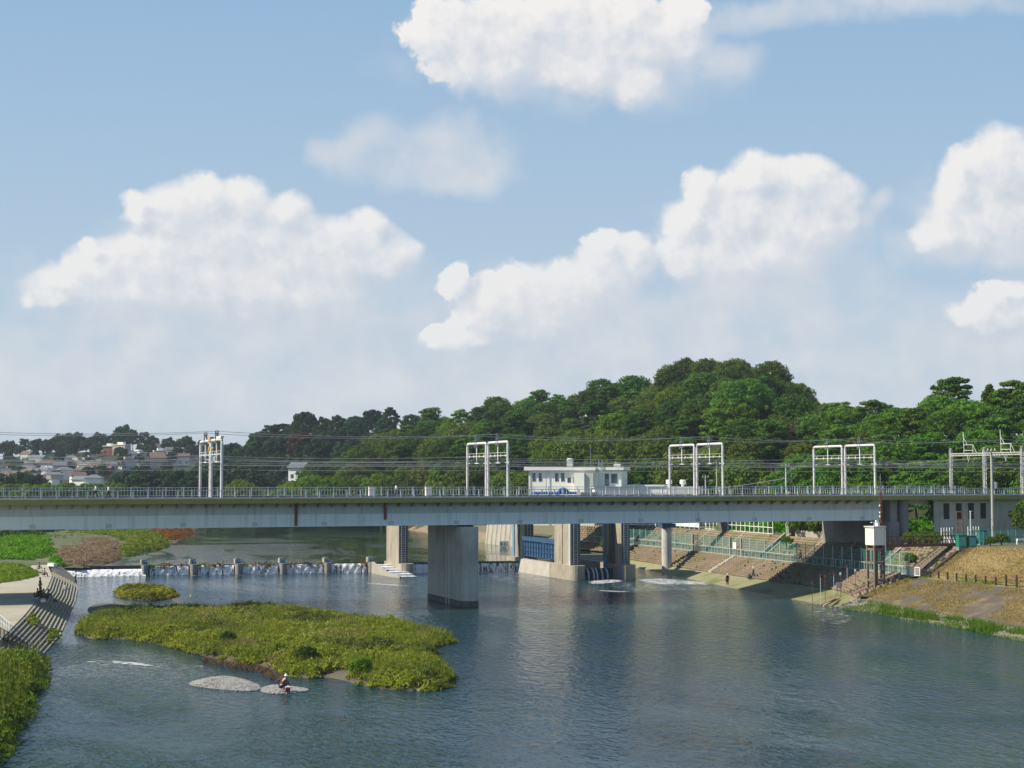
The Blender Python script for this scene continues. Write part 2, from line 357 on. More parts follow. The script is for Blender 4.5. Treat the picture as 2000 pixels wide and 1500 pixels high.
def water_mat(name, deep, ruff, mixruff):
    m, k, b = new_mat(name)
    tc = k.n('ShaderNodeTexCoord').outputs['Object']
    b.inputs['Base Color'].default_value = col(*deep); b.inputs['Roughness'].default_value = 0.06; b.inputs['IOR'].default_value = 1.19
    b.inputs['Specular IOR Level'].default_value = 0.5
    vs = k.v('MULTIPLY', tc, (1.5, 0.7, 1.0)); h0 = k.noise(k.v('ADD', vs, (4, 1, 0)), 0.34, 2, 0.5, 1.2)[0]
    h1 = k.noise(vs, 1.15, 2, 0.5, 0.8)[0]; h2 = k.noise(k.v('ADD', vs, (9, 5, 0)), 4.5, 2, 0.6, 0.4)[0]
    big = k.noise(k.v('MULTIPLY', tc, (1.0, 0.45, 1.0)), 0.035, 4, 0.6, 1.2)[0]
    f = k.mr(big, 0.42, 0.58, mixruff[0], mixruff[1], True)
    h = k.m('ADD', k.m('ADD', k.m('MULTIPLY', h0, 0.50), k.m('MULTIPLY', h1, 0.70)), k.m('MULTIPLY', h2, 0.12))
    bn = k.n('ShaderNodeBump'); bn.inputs['Distance'].default_value = ruff; k.put(bn.inputs['Strength'], f); k.put(bn.inputs['Height'], h)
    k.put(b.inputs['Normal'], bn.outputs[0])
    # silt and weed tone of the water itself
    g = k.noise(tc, 0.03, 4, 0.6)[0]
    c = k.mixc(k.mr(g, 0.4, 0.65), col(*deep), col(deep[0]*1.7, deep[1]*1.35, deep[2]*0.8)); k.put(b.inputs['Base Color'], c)
    return m
WLOW = water_mat('river_water', (0.008,0.030,0.050), 0.50, (0.28, 1.0))
WUP = water_mat('calm_water', (0.015,0.032,0.026), 0.22, (0.06, 1.0))
def build_water():
    m = MB(); vs = [(-140,-400,0),(90,-400,0),(90,79,0),(45.5,79,0),(45.5,weir_t(45.5)+.1,0),(-140,weir_t(-140)+0.1,0)]
    m.add(vs, [(0,1,2,3,4,5)]); struct(m.build('water', WLOW, loc=W(0,0,0), rz=AL))
    m = MB(); m.add([(-44,weir_t(-44)+0.35,0),(45,weir_t(45)+0.35,0),(45,78.5,0),(75,78.5,0),(160,530,0),(-60,530,0)], [(0,1,2,3,4,5)])
    struct(m.build('reservoir_water', WUP, loc=W(0,0,1.6), rz=AL))
build_water()
# ------------------------------------------------------------------ right bank surfaces
def strip(name, t0, t1, i0, i1, m, dt=3.0, up=0.0, sub=1, jit=0.0):
    ts = np.arange(t0, t1+0.01, dt); rows = []
    for t in ts:
        S = rb(t); Zs = rbz(t); a, b = S[i0], S[i1]; za, zb = Zs[i0], Zs[i1]
        rows.append([W(a+(b-a)*q/sub, t, za+(zb-za)*q/sub+up+(random.uniform(-jit, jit) if 0 < q < sub else 0)) for q in range(sub+1)])
    return gridmesh(name, rows, m)
APR = mat('apron_concrete', (0.25,0.235,0.14), (0.20,0.195,0.085), scale=0.35, c3=(0.13,0.145,0.035), fine=0.3, bump=0.4)
BLK = mat('revetment_blocks', (0.27,0.205,0.14), (0.19,0.145,0.095), scale=0.5, c3=(0.17,0.15,0.06), fine=0.35, bump=0.4)
BLKG = mat('revetment_grout', (0.05,0.042,0.03), (0.035,0.03,0.02), scale=0.8)
PATHM = mat('terrace_concrete', (0.34,0.31,0.25), (0.27,0.24,0.19), scale=0.4, fine=0.2)
def blocks(name, t0, t1, i0, i1, bw, bh, gap, th, m, parent=None, skip=None):
    V = []; F = []
    t = t0; r = 0
    A = np.array
    while t < t1-0.01:
        S = rb(t+bw/2); Zs = rbz(t+bw/2); a, b, za, zb = S[i0], S[i1], Zs[i0], Zs[i1]
        ln = math.hypot(b-a, zb-za); n = max(1, int(ln/bh)); ds, dz = (b-a)/ln, (zb-za)/ln
        for q in range(n):
            if skip and skip(t, q): continue
            if random.random() < 0.03: continue
            off = 0.5*bw if q % 2 else 0.0
            u0, u1 = (q+gap/2)*ln/n, (q+1-gap/2)*ln/n; tt0, tt1 = t+off+gap*bw/2, t+off+bw-gap*bw/2
            hh = th*random.uniform(0.75, 1.15); j = random.uniform(-0.02, 0.02)
            o = len(V)
            for (uu, tt, h, ins) in ((u0,tt0,0,0),(u1,tt0,0,0),(u1,tt1,0,0),(u0,tt1,0,0),(u0+.04,tt0+.04,hh,0),(u1-.04,tt0+.04,hh,0),(u1-.04,tt1-.04,hh,0),(u0+.04,tt1-.04,hh,0)):
                V.append(W(a+ds*uu-dz*h+j, tt, za+dz*uu+ds*h))
            F += [(o+4,o+7,o+6,o+5),(o,o+4,o+5,o+1),(o+1,o+5,o+6,o+2),(o+2,o+6,o+7,o+3),(o+3,o+7,o+4,o)]
        t += bw; r += 1
    return npmesh(name, V, F, m, parent)
struct(strip('apron', -17, 78, 0, 1, APR))
e = strip('embankment', -17, 110, 1, 2, BLKG, up=-0.02); struct(e)
b_ = blocks('block_facing', -16.5, 108, 1, 2, 0.66, 0.52, 0.40, 0.24, BLK, skip=lambda t, q: -14.6 < t < -11.0 or 35.2 < t < 36.6); struct(b_)
struct(strip('footpath', -17, 110, 2, 3, PATHM))
e = strip('upper_embankment', -17, 110, 3, 4, BLKG, up=-0.02); struct(e)
b_ = blocks('upper_block_facing', -16.5, 108, 3, 4, 0.85, 0.6, 0.22, 0.12, BLK, skip=lambda t, q: -15.5 < t < -11.5 or 29 < t < 31.5); struct(b_)
DRYREV = mat('old_revetment', (0.125,0.10,0.07), (0.085,0.07,0.048), scale=0.5, c3=(0.23,0.17,0.085), fine=0.45, bump=0.5)
DRYG = mat('dry_grass_ground', (0.30,0.225,0.10), (0.23,0.175,0.075), scale=0.8, c3=(0.25,0.21,0.08), fine=0.45, bump=0.7, bscale=4)
STONE = mat('river_stone', (0.17,0.165,0.10), (0.12,0.12,0.06), scale=2.0, c3=(0.10,0.12,0.04), fine=0.3, bump=0.5)
struct(strip('stone_bank', -160, -17, 0, 1, STONE, up=0.0, sub=3, jit=0.08))
struct(strip('old_embankment', -160, -17, 1, 2, DRYREV, sub=6, jit=0.05))
struct(strip('dirt_path', -160, -17, 2, 3, DRYG))
struct(strip('levee', -160, -17, 3, 4, DRYG, sub=8, jit=0.06))
# upstream bank of the reservoir
struct(strip('reservoir_bank', 108, 480, 0, 2, BLK, dt=8, sub=3)); struct(strip('reservoir_terrace', 108, 480, 2, 4, mat('weedy_terrace', (0.12,0.13,0.06), (0.15,0.12,0.08), scale=.3, fine=.3), dt=8, sub=3))
# ------------------------------------------------------------------ scatter helpers
def inpoly(P, x, y):
    P = np.asarray(P); n = len(P); c = np.zeros(len(x), bool); j = n-1
    for i in range(n):
        xi, yi = P[i]; xj, yj = P[j]
        c ^= ((yi > y) != (yj > y)) & (x < (xj-xi)*(y-yi)/((yj-yi)+1e-12)+xi); j = i
    return c
def edgedist(P, x, y):
    P = np.asarray(P, float); d = np.full(len(x), 1e9)
    for i in range(len(P)):
        a, b = P[i-1], P[i]; ab = b-a; l2 = (ab**2).sum()+1e-9
        u = np.clip(((x-a[0])*ab[0]+(y-a[1])*ab[1])/l2, 0, 1)
        d = np.minimum(d, np.hypot(x-a[0]-u*ab[0], y-a[1]-u*ab[1]))
    return d
def smooth_poly(P, n=3, jit=0.0):
    P = [tuple(p) for p in P]
    for _ in range(n):
        Q = []
        for i in range(len(P)):
            a, b = P[i], P[(i+1) % len(P)]
            Q += [(a[0]*.75+b[0]*.25+random.uniform(-jit, jit), a[1]*.75+b[1]*.25+random.uniform(-jit, jit)), (a[0]*.25+b[0]*.75, a[1]*.25+b[1]*.75)]
        P = Q; jit *= 0.5
    return P
def randin(P, n):
    P = np.asarray(P); lo = P.min(0); hi = P.max(0); X = []; 
    tot = 0
    while tot < n:
        q = rng.uniform(lo, hi, (n*2+50, 2)); q = q[inpoly(P, q[:,0], q[:,1])]; X.append(q); tot += len(q)
    return np.concatenate(X)[:n]
def area(P):
    P = np.asarray(P); x, y = P[:,0], P[:,1]; return abs((x*np.roll(y, -1)-y*np.roll(x, -1)).sum())/2
def cards(cen, nrm, size, aspect=1.5):
    n = len(cen); a = rng.normal(size=(n, 3)); t = np.cross(nrm, a); t /= np.linalg.norm(t, axis=1)[:,None]+1e-9
    b = np.cross(nrm, t); b /= np.linalg.norm(b, axis=1)[:,None]+1e-9
    s = size[:,None]
    V = np.stack([cen-t*s*aspect*.5, cen-b*s*.5, cen+t*s*aspect*.5, cen+b*s*.5], 1).reshape(-1, 3)
    return V, np.arange(n*4).reshape(-1, 4)
def blades(base, h, w, lean=0.35):
    n = len(base); az = rng.uniform(0, 2*np.pi, n); d = np.stack([np.cos(az), np.sin(az), 0*az], 1)
    az2 = rng.uniform(0, 2*np.pi, n); l = np.stack([np.cos(az2), np.sin(az2), 0*az2], 1)*(h*lean*rng.random(n))[:,None]
    tip = base+l+np.stack([0*h, 0*h, h], 1)
    V = np.stack([base-d*w[:,None]/2, base+d*w[:,None]/2, tip], 1).reshape(-1, 3)
    return V, np.arange(n*3).reshape(-1, 3)
def noise2(x, y, s, seed=0):
    r = np.random.default_rng(seed); z = 0*x
    for i in range(5):
        a = r.uniform(0, 6.28); f = s*(1.6**i)*0.6; z = z+np.sin((x*math.cos(a)+y*math.sin(a))*f+r.uniform(0, 6.28))*np.cos((y*math.cos(a)-x*math.sin(a))*f*0.8+r.uniform(0, 6.28))/(1.25**i)
    return z/2.2
def mound(P, z0, hmax, slope, step, m, name, seed=1, amp=0.15):
    P = np.asarray(P); lo = P.min(0)-step; hi = P.max(0)+step
    xs = np.arange(lo[0], hi[0], step); ys = np.arange(lo[1], hi[1], step)
    X, Y = np.meshgrid(xs, ys); x = X.ravel(); y = Y.ravel()
    ins = inpoly(P, x, y); d = edgedist(P, x, y)*np.where(ins, 1, -1)
    z = z0+np.minimum(hmax, d*slope)+amp*noise2(x, y, 0.9, seed)*np.clip(d/2, 0, 1)
    z = np.where(d < 0, np.maximum(z, z0-0.6), z)
    V = np.stack([x, y, z], 1); nx = len(xs); F = []
    keep = (d > -step*1.6).reshape(X.shape)
    for j in range(len(ys)-1):
        for i in range(nx-1):
            if keep[j,i] and keep[j,i+1] and keep[j+1,i] and keep[j+1,i+1]: F.append((j*nx+i, j*nx+i+1, (j+1)*nx+i+1, (j+1)*nx+i))
    o = npmesh(name, V, F, m, smooth=True)
    f = lambda a, b: z0+np.minimum(hmax, edgedist(P, a, b)*slope)+amp*noise2(a, b, 0.9, seed)*np.clip(edgedist(P, a, b)/2, 0, 1)
    return o, f
def clumps(name, P, hf, dens, rad, height, per, leaf, m, blade=0, bh=0.8, bw=0.06, mb_=None, inset=0.0, seed=3, gapn=None):
    n = int(area(P)*dens); q = randin(P, n)
    if gapn is not None: q = q[gapn(q[:,0], q[:,1])]
    n = len(q); z = hf(q[:,0], q[:,1]); nv = 0.75+0.35*noise2(q[:,0], q[:,1], 0.5, seed)
    r = rng.uniform(*rad, n)*(0.8+0.3*nv); h = rng.uniform(*height, n)*nv
    ed = np.clip(edgedist(P, q[:,0], q[:,1])/1.2+0.35, 0, 1); h = h*ed
    idx = np.repeat(np.arange(n), per); d = rng.normal(size=(n*per, 3)); d /= np.linalg.norm(d, axis=1)[:,None]; d[:,2] = np.abs(d[:,2])
    rr = rng.uniform(0.75, 1.05, n*per)
    cen = np.stack([q[idx,0]+d[:,0]*r[idx]*rr, q[idx,1]+d[:,1]*r[idx]*rr, z[idx]+0.05+d[:,2]*h[idx]*rr], 1)
    nr = d+rng.normal(size=d.shape)*0.55; nr /= np.linalg.norm(nr, axis=1)[:,None]
    V, F = cards(cen, nr, rng.uniform(leaf*0.6, leaf*1.3, n*per), 1.9)
    o = npmesh(name, V, F, m)
    return o
# ------------------------------------------------------------------ islands and bars in the river
def AT(u, v, z): 
    x = u-1000; zz = -(v-750); dy = FPX*math.cos(PITCH)-zz*math.sin(PITCH); dz = FPX*math.sin(PITCH)+zz*math.cos(PITCH); k = (z-CAMH)/dz
    return (x*k, dy*k)
MUD = mat('mud', (0.12,0.10,0.07), (0.08,0.07,0.05), scale=0.6, bump=0.6, fine=0.3)
ISLG = leafmat('island_plants', (0.23,0.265,0.04), (0.31,0.31,0.06), var=0.0, transl=0.35, nscale=0.22, c3=(0.10,0.12,0.03), c3t=(0.5, 0.62))
ISLD = leafmat('island_grass_blades', (0.27,0.29,0.06), (0.15,0.19,0.04), var=0.0, nscale=0.3, c3=(0.26,0.19,0.11), c3t=(0.54, 0.66))
PINKG = leafmat('pink_seeding_grass', (0.36,0.26,0.19), (0.27,0.22,0.11), var=0.0, nscale=0.25, c3=(0.16,0.19,0.05), c3t=(0.58,0.7))
def isl():
    px = [(152,1240),(158,1218),(215,1202),(300,1200),(400,1200),(470,1196),(560,1198),(700,1215),(800,1232),(900,1254),(850,1260),(850,1290),(885,1328),(880,1342),(830,1350),(740,1346),(672,1332),(640,1322),(600,1326),(545,1318),(520,1300),(470,1296),(400,1283),(330,1262),(240,1246),(190,1250)]
    P = smooth_poly([AT(u, v, 0) for u, v in px], 2, 0.35)
    o, f = mound(P, 0.0, 0.5, 0.35, 0.5, MUD, 'island', 2, 0.30); struct(o)
    def gap(x, y):
        g = AT(655, 1318, 0.3); g2 = AT(648, 1297, 0.4)
        return (np.hypot(x-g[0], y-g[1]) > 1.6) & (np.hypot((x-g2[0])*1.1, (y-g2[1])*0.5) > 1.5)
    stuff(clumps('island_plants', P, f, 3.2, (0.35,0.8), (0.4,1.2), 80, 0.13, ISLG, gapn=gap), 'olive green leafy plants covering the big river island', 'plants')
    q = randin(P, 42000); q = q[gap(q[:,0], q[:,1])]; q = q[noise2(q[:,0], q[:,1], 0.35, 5) > -0.25]
    b = np.stack([q[:,0], q[:,1], f(q[:,0], q[:,1])+0.45], 1)
    V, F = blades(b, rng.uniform(0.25, 0.8, len(b)), rng.uniform(0.03, 0.07, len(b)), 0.7)
    stuff(npmesh('island_grass', V, F, ISLD), 'tall seeding grass standing among the plants of the big island', 'grass')
    P2 = smooth_poly([AT(u, v, .3) for u, v in ((300,1203),(420,1200),(520,1212),(470,1232),(330,1226))], 2, 0.3)
    stuff(clumps('seeding_grass', P2, f, 1.6, (0.3,0.6), (0.7,1.25), 60, 0.12, PINKG, seed=41), 'patch of pinkish seeding grass on the upper left of the big island', 'grass')
    P2 = smooth_poly([AT(u, v, .3) for u, v in ((560,1230),(640,1222),(690,1262),(640,1290),(580,1270))], 2, 0.3)
    stuff(clumps('pale_grass', P2, f, 2.0, (0.25,0.5), (0.5,1.35), 60, 0.12, leafmat('pale_yellow_grass', (0.36,0.36,0.11), (0.30,0.31,0.08), var=0), seed=42), 'paler yellow grass in the middle of the big island', 'grass')
    DW = leafmat('dead_stalks', (0.16,0.11,0.07), (0.11,0.08,0.05), var=0, transl=0)
    P2 = [AT(u, v, .1) for u, v in ((400,1285),(470,1299),(520,1304),(552,1326),(540,1332),(505,1312),(460,1306),(395,1292))]
    q = randin(P2, 1600); b = np.stack([q[:,0], q[:,1], 0.05+0*q[:,0]], 1); V, F = blades(b, rng.uniform(.15,.5,len(b)), rng.uniform(.03,.07,len(b)), 2.5)
    stuff(npmesh('flood_debris', V, F, DW), 'brown flood debris along the near edge of the big island', 'debris')
    px = [(222,1163),(232,1152),(262,1149),(285,1150),(315,1152),(352,1163),(330,1168),(300,1175),(270,1172),(240,1168)]
    P = smooth_poly([AT(u, v, 0) for u, v in px], 2, 0.2)
    o, f = mound(P, 0.0, 0.3, 0.3, 0.4, MUD, 'islet', 4, 0.05); struct(o)
    stuff(clumps('islet_plants', P, f, 2.2, (0.4,0.8), (0.5,1.0), 90, 0.16, ISLG, seed=9), 'small tuft of green plants on the islet below the weir', 'plants')
    for nm, px in (('mud_bar', [(170,1193),(176,1183),(195,1178),(240,1180),(290,1188),(300,1196),(240,1204),(180,1204)]), ('far_mud_bar', [(356,1187),(400,1182),(440,1185),(430,1192),(380,1192)]), ('shoal', [(330,1170),(355,1166),(365,1171),(345,1174)]), ('shingle_spit',[(283,1083),(300,1079),(330,1080),(315,1084)])):
        zz = 1.6 if nm == 'shingle_spit' else 0.0
        P = smooth_poly([AT(u, v, zz) for u, v in px], 2, 0.15); o, f = mound(P, zz, 0.28, 0.12, 0.5, MUD, nm, 6, 0.04); struct(o)
isl()
def pebbles(name, P, n, sz, f, m, label, cat='stones'):
    q = randin(P, n); s = rng.uniform(sz[0], sz[1], n)*rng.uniform(0.6, 1.0, n)
    base = np.array([(1,0,0),(0,1,0),(-1,0,0),(0,-1,0),(0.3,0.2,0.7),(-0.2,-0.3,-0.6)], float)
    jj = base[None]*(1+rng.uniform(-0.3, 0.3, (n, 6, 3)))*s[:,None,None]*np.array([1,1,0.7])
    a = rng.uniform(0, 6.28, n); c, s_ = np.cos(a)[:,None], np.sin(a)[:,None]
    V = np.stack([jj[:,:,0]*c-jj[:,:,1]*s_+q[:,0:1], jj[:,:,0]*s_+jj[:,:,1]*c+q[:,1:2], jj[:,:,2]+(f(q[:,0], q[:,1])+0.02)[:,None]], 2).reshape(-1, 3)
    Fo = np.array([(0,1,4),(1,2,4),(2,3,4),(3,0,4),(1,0,5),(2,1,5),(3,2,5),(0,3,5)])
    F = (Fo[None]+(np.arange(n)*6)[:,None,None]).reshape(-1, 3)
    return stuff(npmesh(name, V, F, m), label, cat)
GRAV = mat('gravel', (0.38,0.365,0.34), (0.17,0.165,0.15), scale=1.6, fine=0.4, bump=0.5)
def bars():
    for i, (px, lab, n) in enumerate((([(362,1336),(400,1325),(445,1320),(480,1328),(512,1340),(500,1352),(440,1348),(390,1343)], 'bank of grey pebbles rising from the near river, left of the fisher', 5200), ([(508,1346),(530,1338),(560,1340),(608,1347),(590,1353),(540,1356),(512,1354)], 'low strip of grey pebbles the fisher is crouching on', 2600))):
        P = smooth_poly([AT(u, v, 0) for u, v in px], 2, 0.1); o, f = mound(P, 0.0, (0.16, 0.08)[i], (0.15, 0.1)[i], 0.3, GRAV, 'gravel_bar', 3+i, 0.03); struct(o)
        pebbles('pebbles', P, n, (0.06, 0.15), f, GRAV, lab)
bars()
# ------------------------------------------------------------------ left bank
LEFTG = leafmat('left_bank_grass', (0.17,0.27,0.04), (0.22,0.31,0.05), var=0.0, nscale=0.1, c3=(0.075,0.125,0.025))
BRIGHT = leafmat('bright_bank_plants', (0.13,0.31,0.035), (0.10,0.25,0.03), var=0.0, nscale=0.1)
RUSTG = leafmat('rust_grass', (0.27,0.125,0.04), (0.22,0.13,0.045), var=0.0, nscale=0.2)
NEARG = leafmat('near_bank_plants', (0.16,0.22,0.036), (0.20,0.25,0.045), var=0.0, nscale=0.3, c3=(0.20,0.17,0.06))
def flat(z): return lambda a, b: z+0*a
def polyZ(px, z): return [AT(u, v, z) for u, v in px]
def left_bank():
    PAVE = mat('pavement_concrete', (0.40,0.36,0.28), (0.33,0.295,0.225), scale=0.15, c3=(0.28,0.26,0.19), fine=0.15, bump=0.3)
    P = polyZ([(-120,1158),(0,1140),(70,1100),(76,1092),(88,1092),(97,1113),(102,1125),(92,1148),(47,1202),(0,1250),(-120,1330)], 1.95)
    m = MB(); m.prism(P, 1.2, 1.95); struct(m.build('pavement', PAVE))
    # stepped river stair: rows between the top line and the water line
    top = [AT(*p, 1.95) for p in ((93,1113),(101,1124),(92,1148),(47,1201))]
    bot = [AT(*p, 0.05) for p in ((147,1139),(152,1149),(147,1175),(118,1241))]
    t = thing('river_steps', 'broad concrete steps curving down to the water on the left bank', 'steps', W(-46, 30, 0))
    lc = t.location
    def steps(top, bot, n, m_, name, parent):
        mb = MB()
        for i in range(n):
            fa, fb = i/n, (i+1)/n; z1 = 1.95-(i+0.55)*1.9/n
            A = [(a[0]+(b[0]-a[0])*fa, a[1]+(b[1]-a[1])*fa) for a, b in zip(top, bot)]; B = [(a[0]+(b[0]-a[0])*fb, a[1]+(b[1]-a[1])*fb) for a, b in zip(top, bot)]
            for k in range(len(A)-1):
                mb.prism([(p[0]-lc.x, p[1]-lc.y) for p in (A[k], B[k], B[k+1], A[k+1])], -1.2, z1-0.002*k)
        return mb.build(name, m_, parent)
    STEP = mat('step_concrete', (0.33,0.295,0.21), (0.25,0.225,0.165), scale=0.5, c3=(0.24,0.22,0.15), fine=0.3, bump=0.4)
    steps(top, bot, 10, STEP, 'step_flight', t)
    top2 = [AT(*p, 1.95) for p in ((46,1202),(4,1244))]; bot2 = [AT(*p, 0.05) for p in ((117,1242),(86,1277))]
    WORN = mat('worn_step_concrete', (0.24,0.21,0.16), (0.17,0.15,0.115), scale=0.8, c3=(0.14,0.13,0.06), fine=0.3, bump=0.5)
    o = steps(top2, bot2, 10, WORN, 'step_flight', t); o['label'] = 'worn brown lower flight of the river steps'
    t2 = thing('river_steps', 'weathered concrete steps below the black railing at the left edge', 'steps', W(-52, -40, 0)); lc = t2.location
    steps([AT(*p, 1.95) for p in ((0,1262),(-60,1330))], [AT(*p, 0.1) for p in ((62,1285),(12,1350))], 8, WORN, 'step_flight', t2)
    # ramp wall and black railing between the two flights
    a, b = AT(0, 1248, 1.9), AT(54, 1279, 0.4)
    rl = thing('railing', 'black barred railing running down between the two step flights', 'railing', (a[0], a[1], 1.9))
    mb = MB(); d = Vector((b[0]-a[0], b[1]-a[1], -1.5)); n = 14
    mb.bar((0,0,1.0), tuple(d+Vector((0,0,1.0))), 0.06); mb.bar((0,0,0.2), tuple(d+Vector((0,0,0.2))), 0.05)
    for i in range(n*2+1): p = d*(i/(n*2)); mb.bar(tuple(p), tuple(p+Vector((0,0,1.0))), 0.03 if i % 4 else 0.07)
    mb.build('barred_panel', BLACK, rl)
    mb = MB(); mb.bar((-0.3,0.1,-0.55), tuple(d+Vector((-0.3,0.1,-0.4))), 0.3, 1.0); mb.build('footing_wall', WORN, rl)
    a = AT(0, 1222, 1.95); b = AT(20, 1240, 1.95)
    r2 = thing('railing', 'short pale metal railing at the corner of the pavement', 'railing', (a[0], a[1], 1.95))
    mb = MB(); d = Vector((b[0]-a[0], b[1]-a[1], 0))
    for i in range(5): mb.bar(tuple(d*(i/4)), tuple(d*(i/4)+Vector((0,0,1.0))), 0.05)
    mb.bar((0,0,1.0), tuple(d+Vector((0,0,1.0))), 0.05); mb.bar((0,0,.5), tuple(d+Vector((0,0,.5))), 0.04); mb.build('rail_frame', RAILM, r2)
    # weeds on the steps
    for px, z in (([(34,1200),(60,1197),(75,1215),(60,1222)], 1.6), ([(88,1233),(116,1228),(118,1242),(96,1252)], 0.4)):
        P = polyZ(px, z); stuff(clumps('step_weeds', P, flat(z), 2.0, (0.25,0.45), (0.25,0.5), 70, 0.12, NEARG), 'weeds growing out of the '+('upper' if z > 1 else 'lower')+' river steps', 'weeds')
    # near left thicket
    P = smooth_poly([(p[0], p[1]) for p in ([AT(u, v, 0.0) for u, v in ((82,1282),(72,1330),(58,1362),(40,1400),(22,1425),(0,1462),(-40,1520))]+[AT(u, v, 0.5) for u, v in ((-160,1520),(-160,1330),(0,1310),(50,1288))])], 2, 0.3)
    o, f = mound(P, 0.0, 1.6, 0.5, 0.5, MUD, 'bank_edge', 8, 0.1); struct(o)
    stuff(clumps('bank_thicket', P, f, 1.8, (0.6,1.3), (0.8,1.9), 110, 0.19, NEARG, seed=12), 'dense green thicket on the near left bank', 'thicket')
    q = randin(P, 1500); b = np.stack([q[:,0], q[:,1], f(q[:,0], q[:,1])+0.5], 1); V, F = blades(b, rng.uniform(0.8, 1.9, len(b)), rng.uniform(0.05, 0.10, len(b)), 0.5)
    stuff(npmesh('bank_reeds', V, F, ISLD), 'long grass blades sticking out of the near left thicket', 'grass')
    # lawn patch and meadow on the left
    P = smooth_poly(polyZ([(-100,1096),(0,1100),(40,1103),(72,1118),(60,1130),(0,1138),(-100,1150)], 1.96), 2, 0.4)
    stuff(clumps('meadow', P, flat(1.96), 1.6, (0.5,1.0), (0.25,0.6), 70, 0.16, LEFTG, seed=2), 'light green grass patch beside the pavement', 'grass')
    P = smooth_poly(polyZ([(-200,1080),(-200,1045),(0,1038),(60,1040),(110,1056),(98,1090),(40,1098),(-60,1098)], 2.2), 2, 0.6)
    stuff(clumps('bank_plants', P, flat(2.2), 0.65, (0.9,2.0), (0.8,1.7), 90, 0.26, BRIGHT, seed=22), 'bright green bank plants under the left of the bridge', 'plants')
    P = smooth_poly(polyZ([(88,1090),(100,1070),(120,1062),(180,1056),(215,1052),(250,1068),(235,1085),(205,1101),(150,1106),(120,1103),(108,1098)], 1.7), 2, 0.6)
    o, f = mound(P, 1.6, 0.5, 0.2, 0.8, MUD, 'river_spit', 14, 0.05); struct(o)
    stuff(clumps('pink_grass', P, f, 1.4, (0.5,1.0), (0.4,0.9), 90, 0.14, PINKG, seed=25), 'pinkish seeding grass on the spit above the weir', 'grass')
    P = smooth_poly(polyZ([(100,1068),(110,1044),(160,1030),(270,1030),(300,1044),(330,1058),(312,1072),(270,1076),(250,1084),(235,1084),(240,1066),(210,1052),(150,1058)], 1.7), 2, 0.6)
    o, f = mound(P, 1.6, 0.5, 0.15, 1.0, MUD, 'river_spit', 15, 0.05); struct(o)
    stuff(clumps('spit_plants', P, f, 0.55, (0.9,1.7), (0.7,1.6), 100, 0.24, NEARG, seed=27), 'mixed green plants along the middle of the upstream spit', 'plants')
    P = smooth_poly(polyZ([(262,1036),(290,1026),(360,1026),(374,1040),(350,1052),(325,1059),(300,1050)], 1.7), 2, 0.8)
    o, f = mound(P, 1.6, 0.5, 0.15, 1.0, MUD, 'river_spit', 16, 0.05); struct(o)
    stuff(clumps('rust_grass', P, f, 0.5, (1.0,1.8), (0.7,1.3), 90, 0.24, RUSTG, seed=28), 'rust coloured grass at the tip of the upstream spit', 'grass')
    P = smooth_poly(polyZ([(92,1100),(100,1090),(118,1092),(128,1100),(108,1108)], 1.9), 2, 0.2)
    stuff(clumps('weir_side_plants', P, flat(1.9), 1.4, (0.5,0.9), (0.5,1.1), 80, 0.16, BRIGHT, seed=29), 'green tuft beside the left end of the weir', 'plants')
    # sloping stone wall beside the weir
    m = MB(); A = [AT(100,1110,1.9), AT(120,1104,1.9), AT(150,1136,0.0), AT(146,1141,0.0)]
    m.prism(A, -0.6, 0, [1.9, 1.75, 0.35, 0.35]); tag(m.build('stone_slope_wall', CONC_D), 'dark sloping stone wall between the steps and the falling water', 'wall')
    bx = AT(102, 1106, 2.0); t = thing('electric_box', 'long white box lying on the slope wall by the weir', 'box', (bx[0], bx[1], 1.95), R(-40))
    m = MB(); m.cb(0,0,0.05,1.7,0.6,0.45); m.build('cabinet_body', WHITE, t); m = MB(); m.cb(0,0,0.5,1.8,0.7,0.06); m.build('lid', WHITE, t)
left_bank()
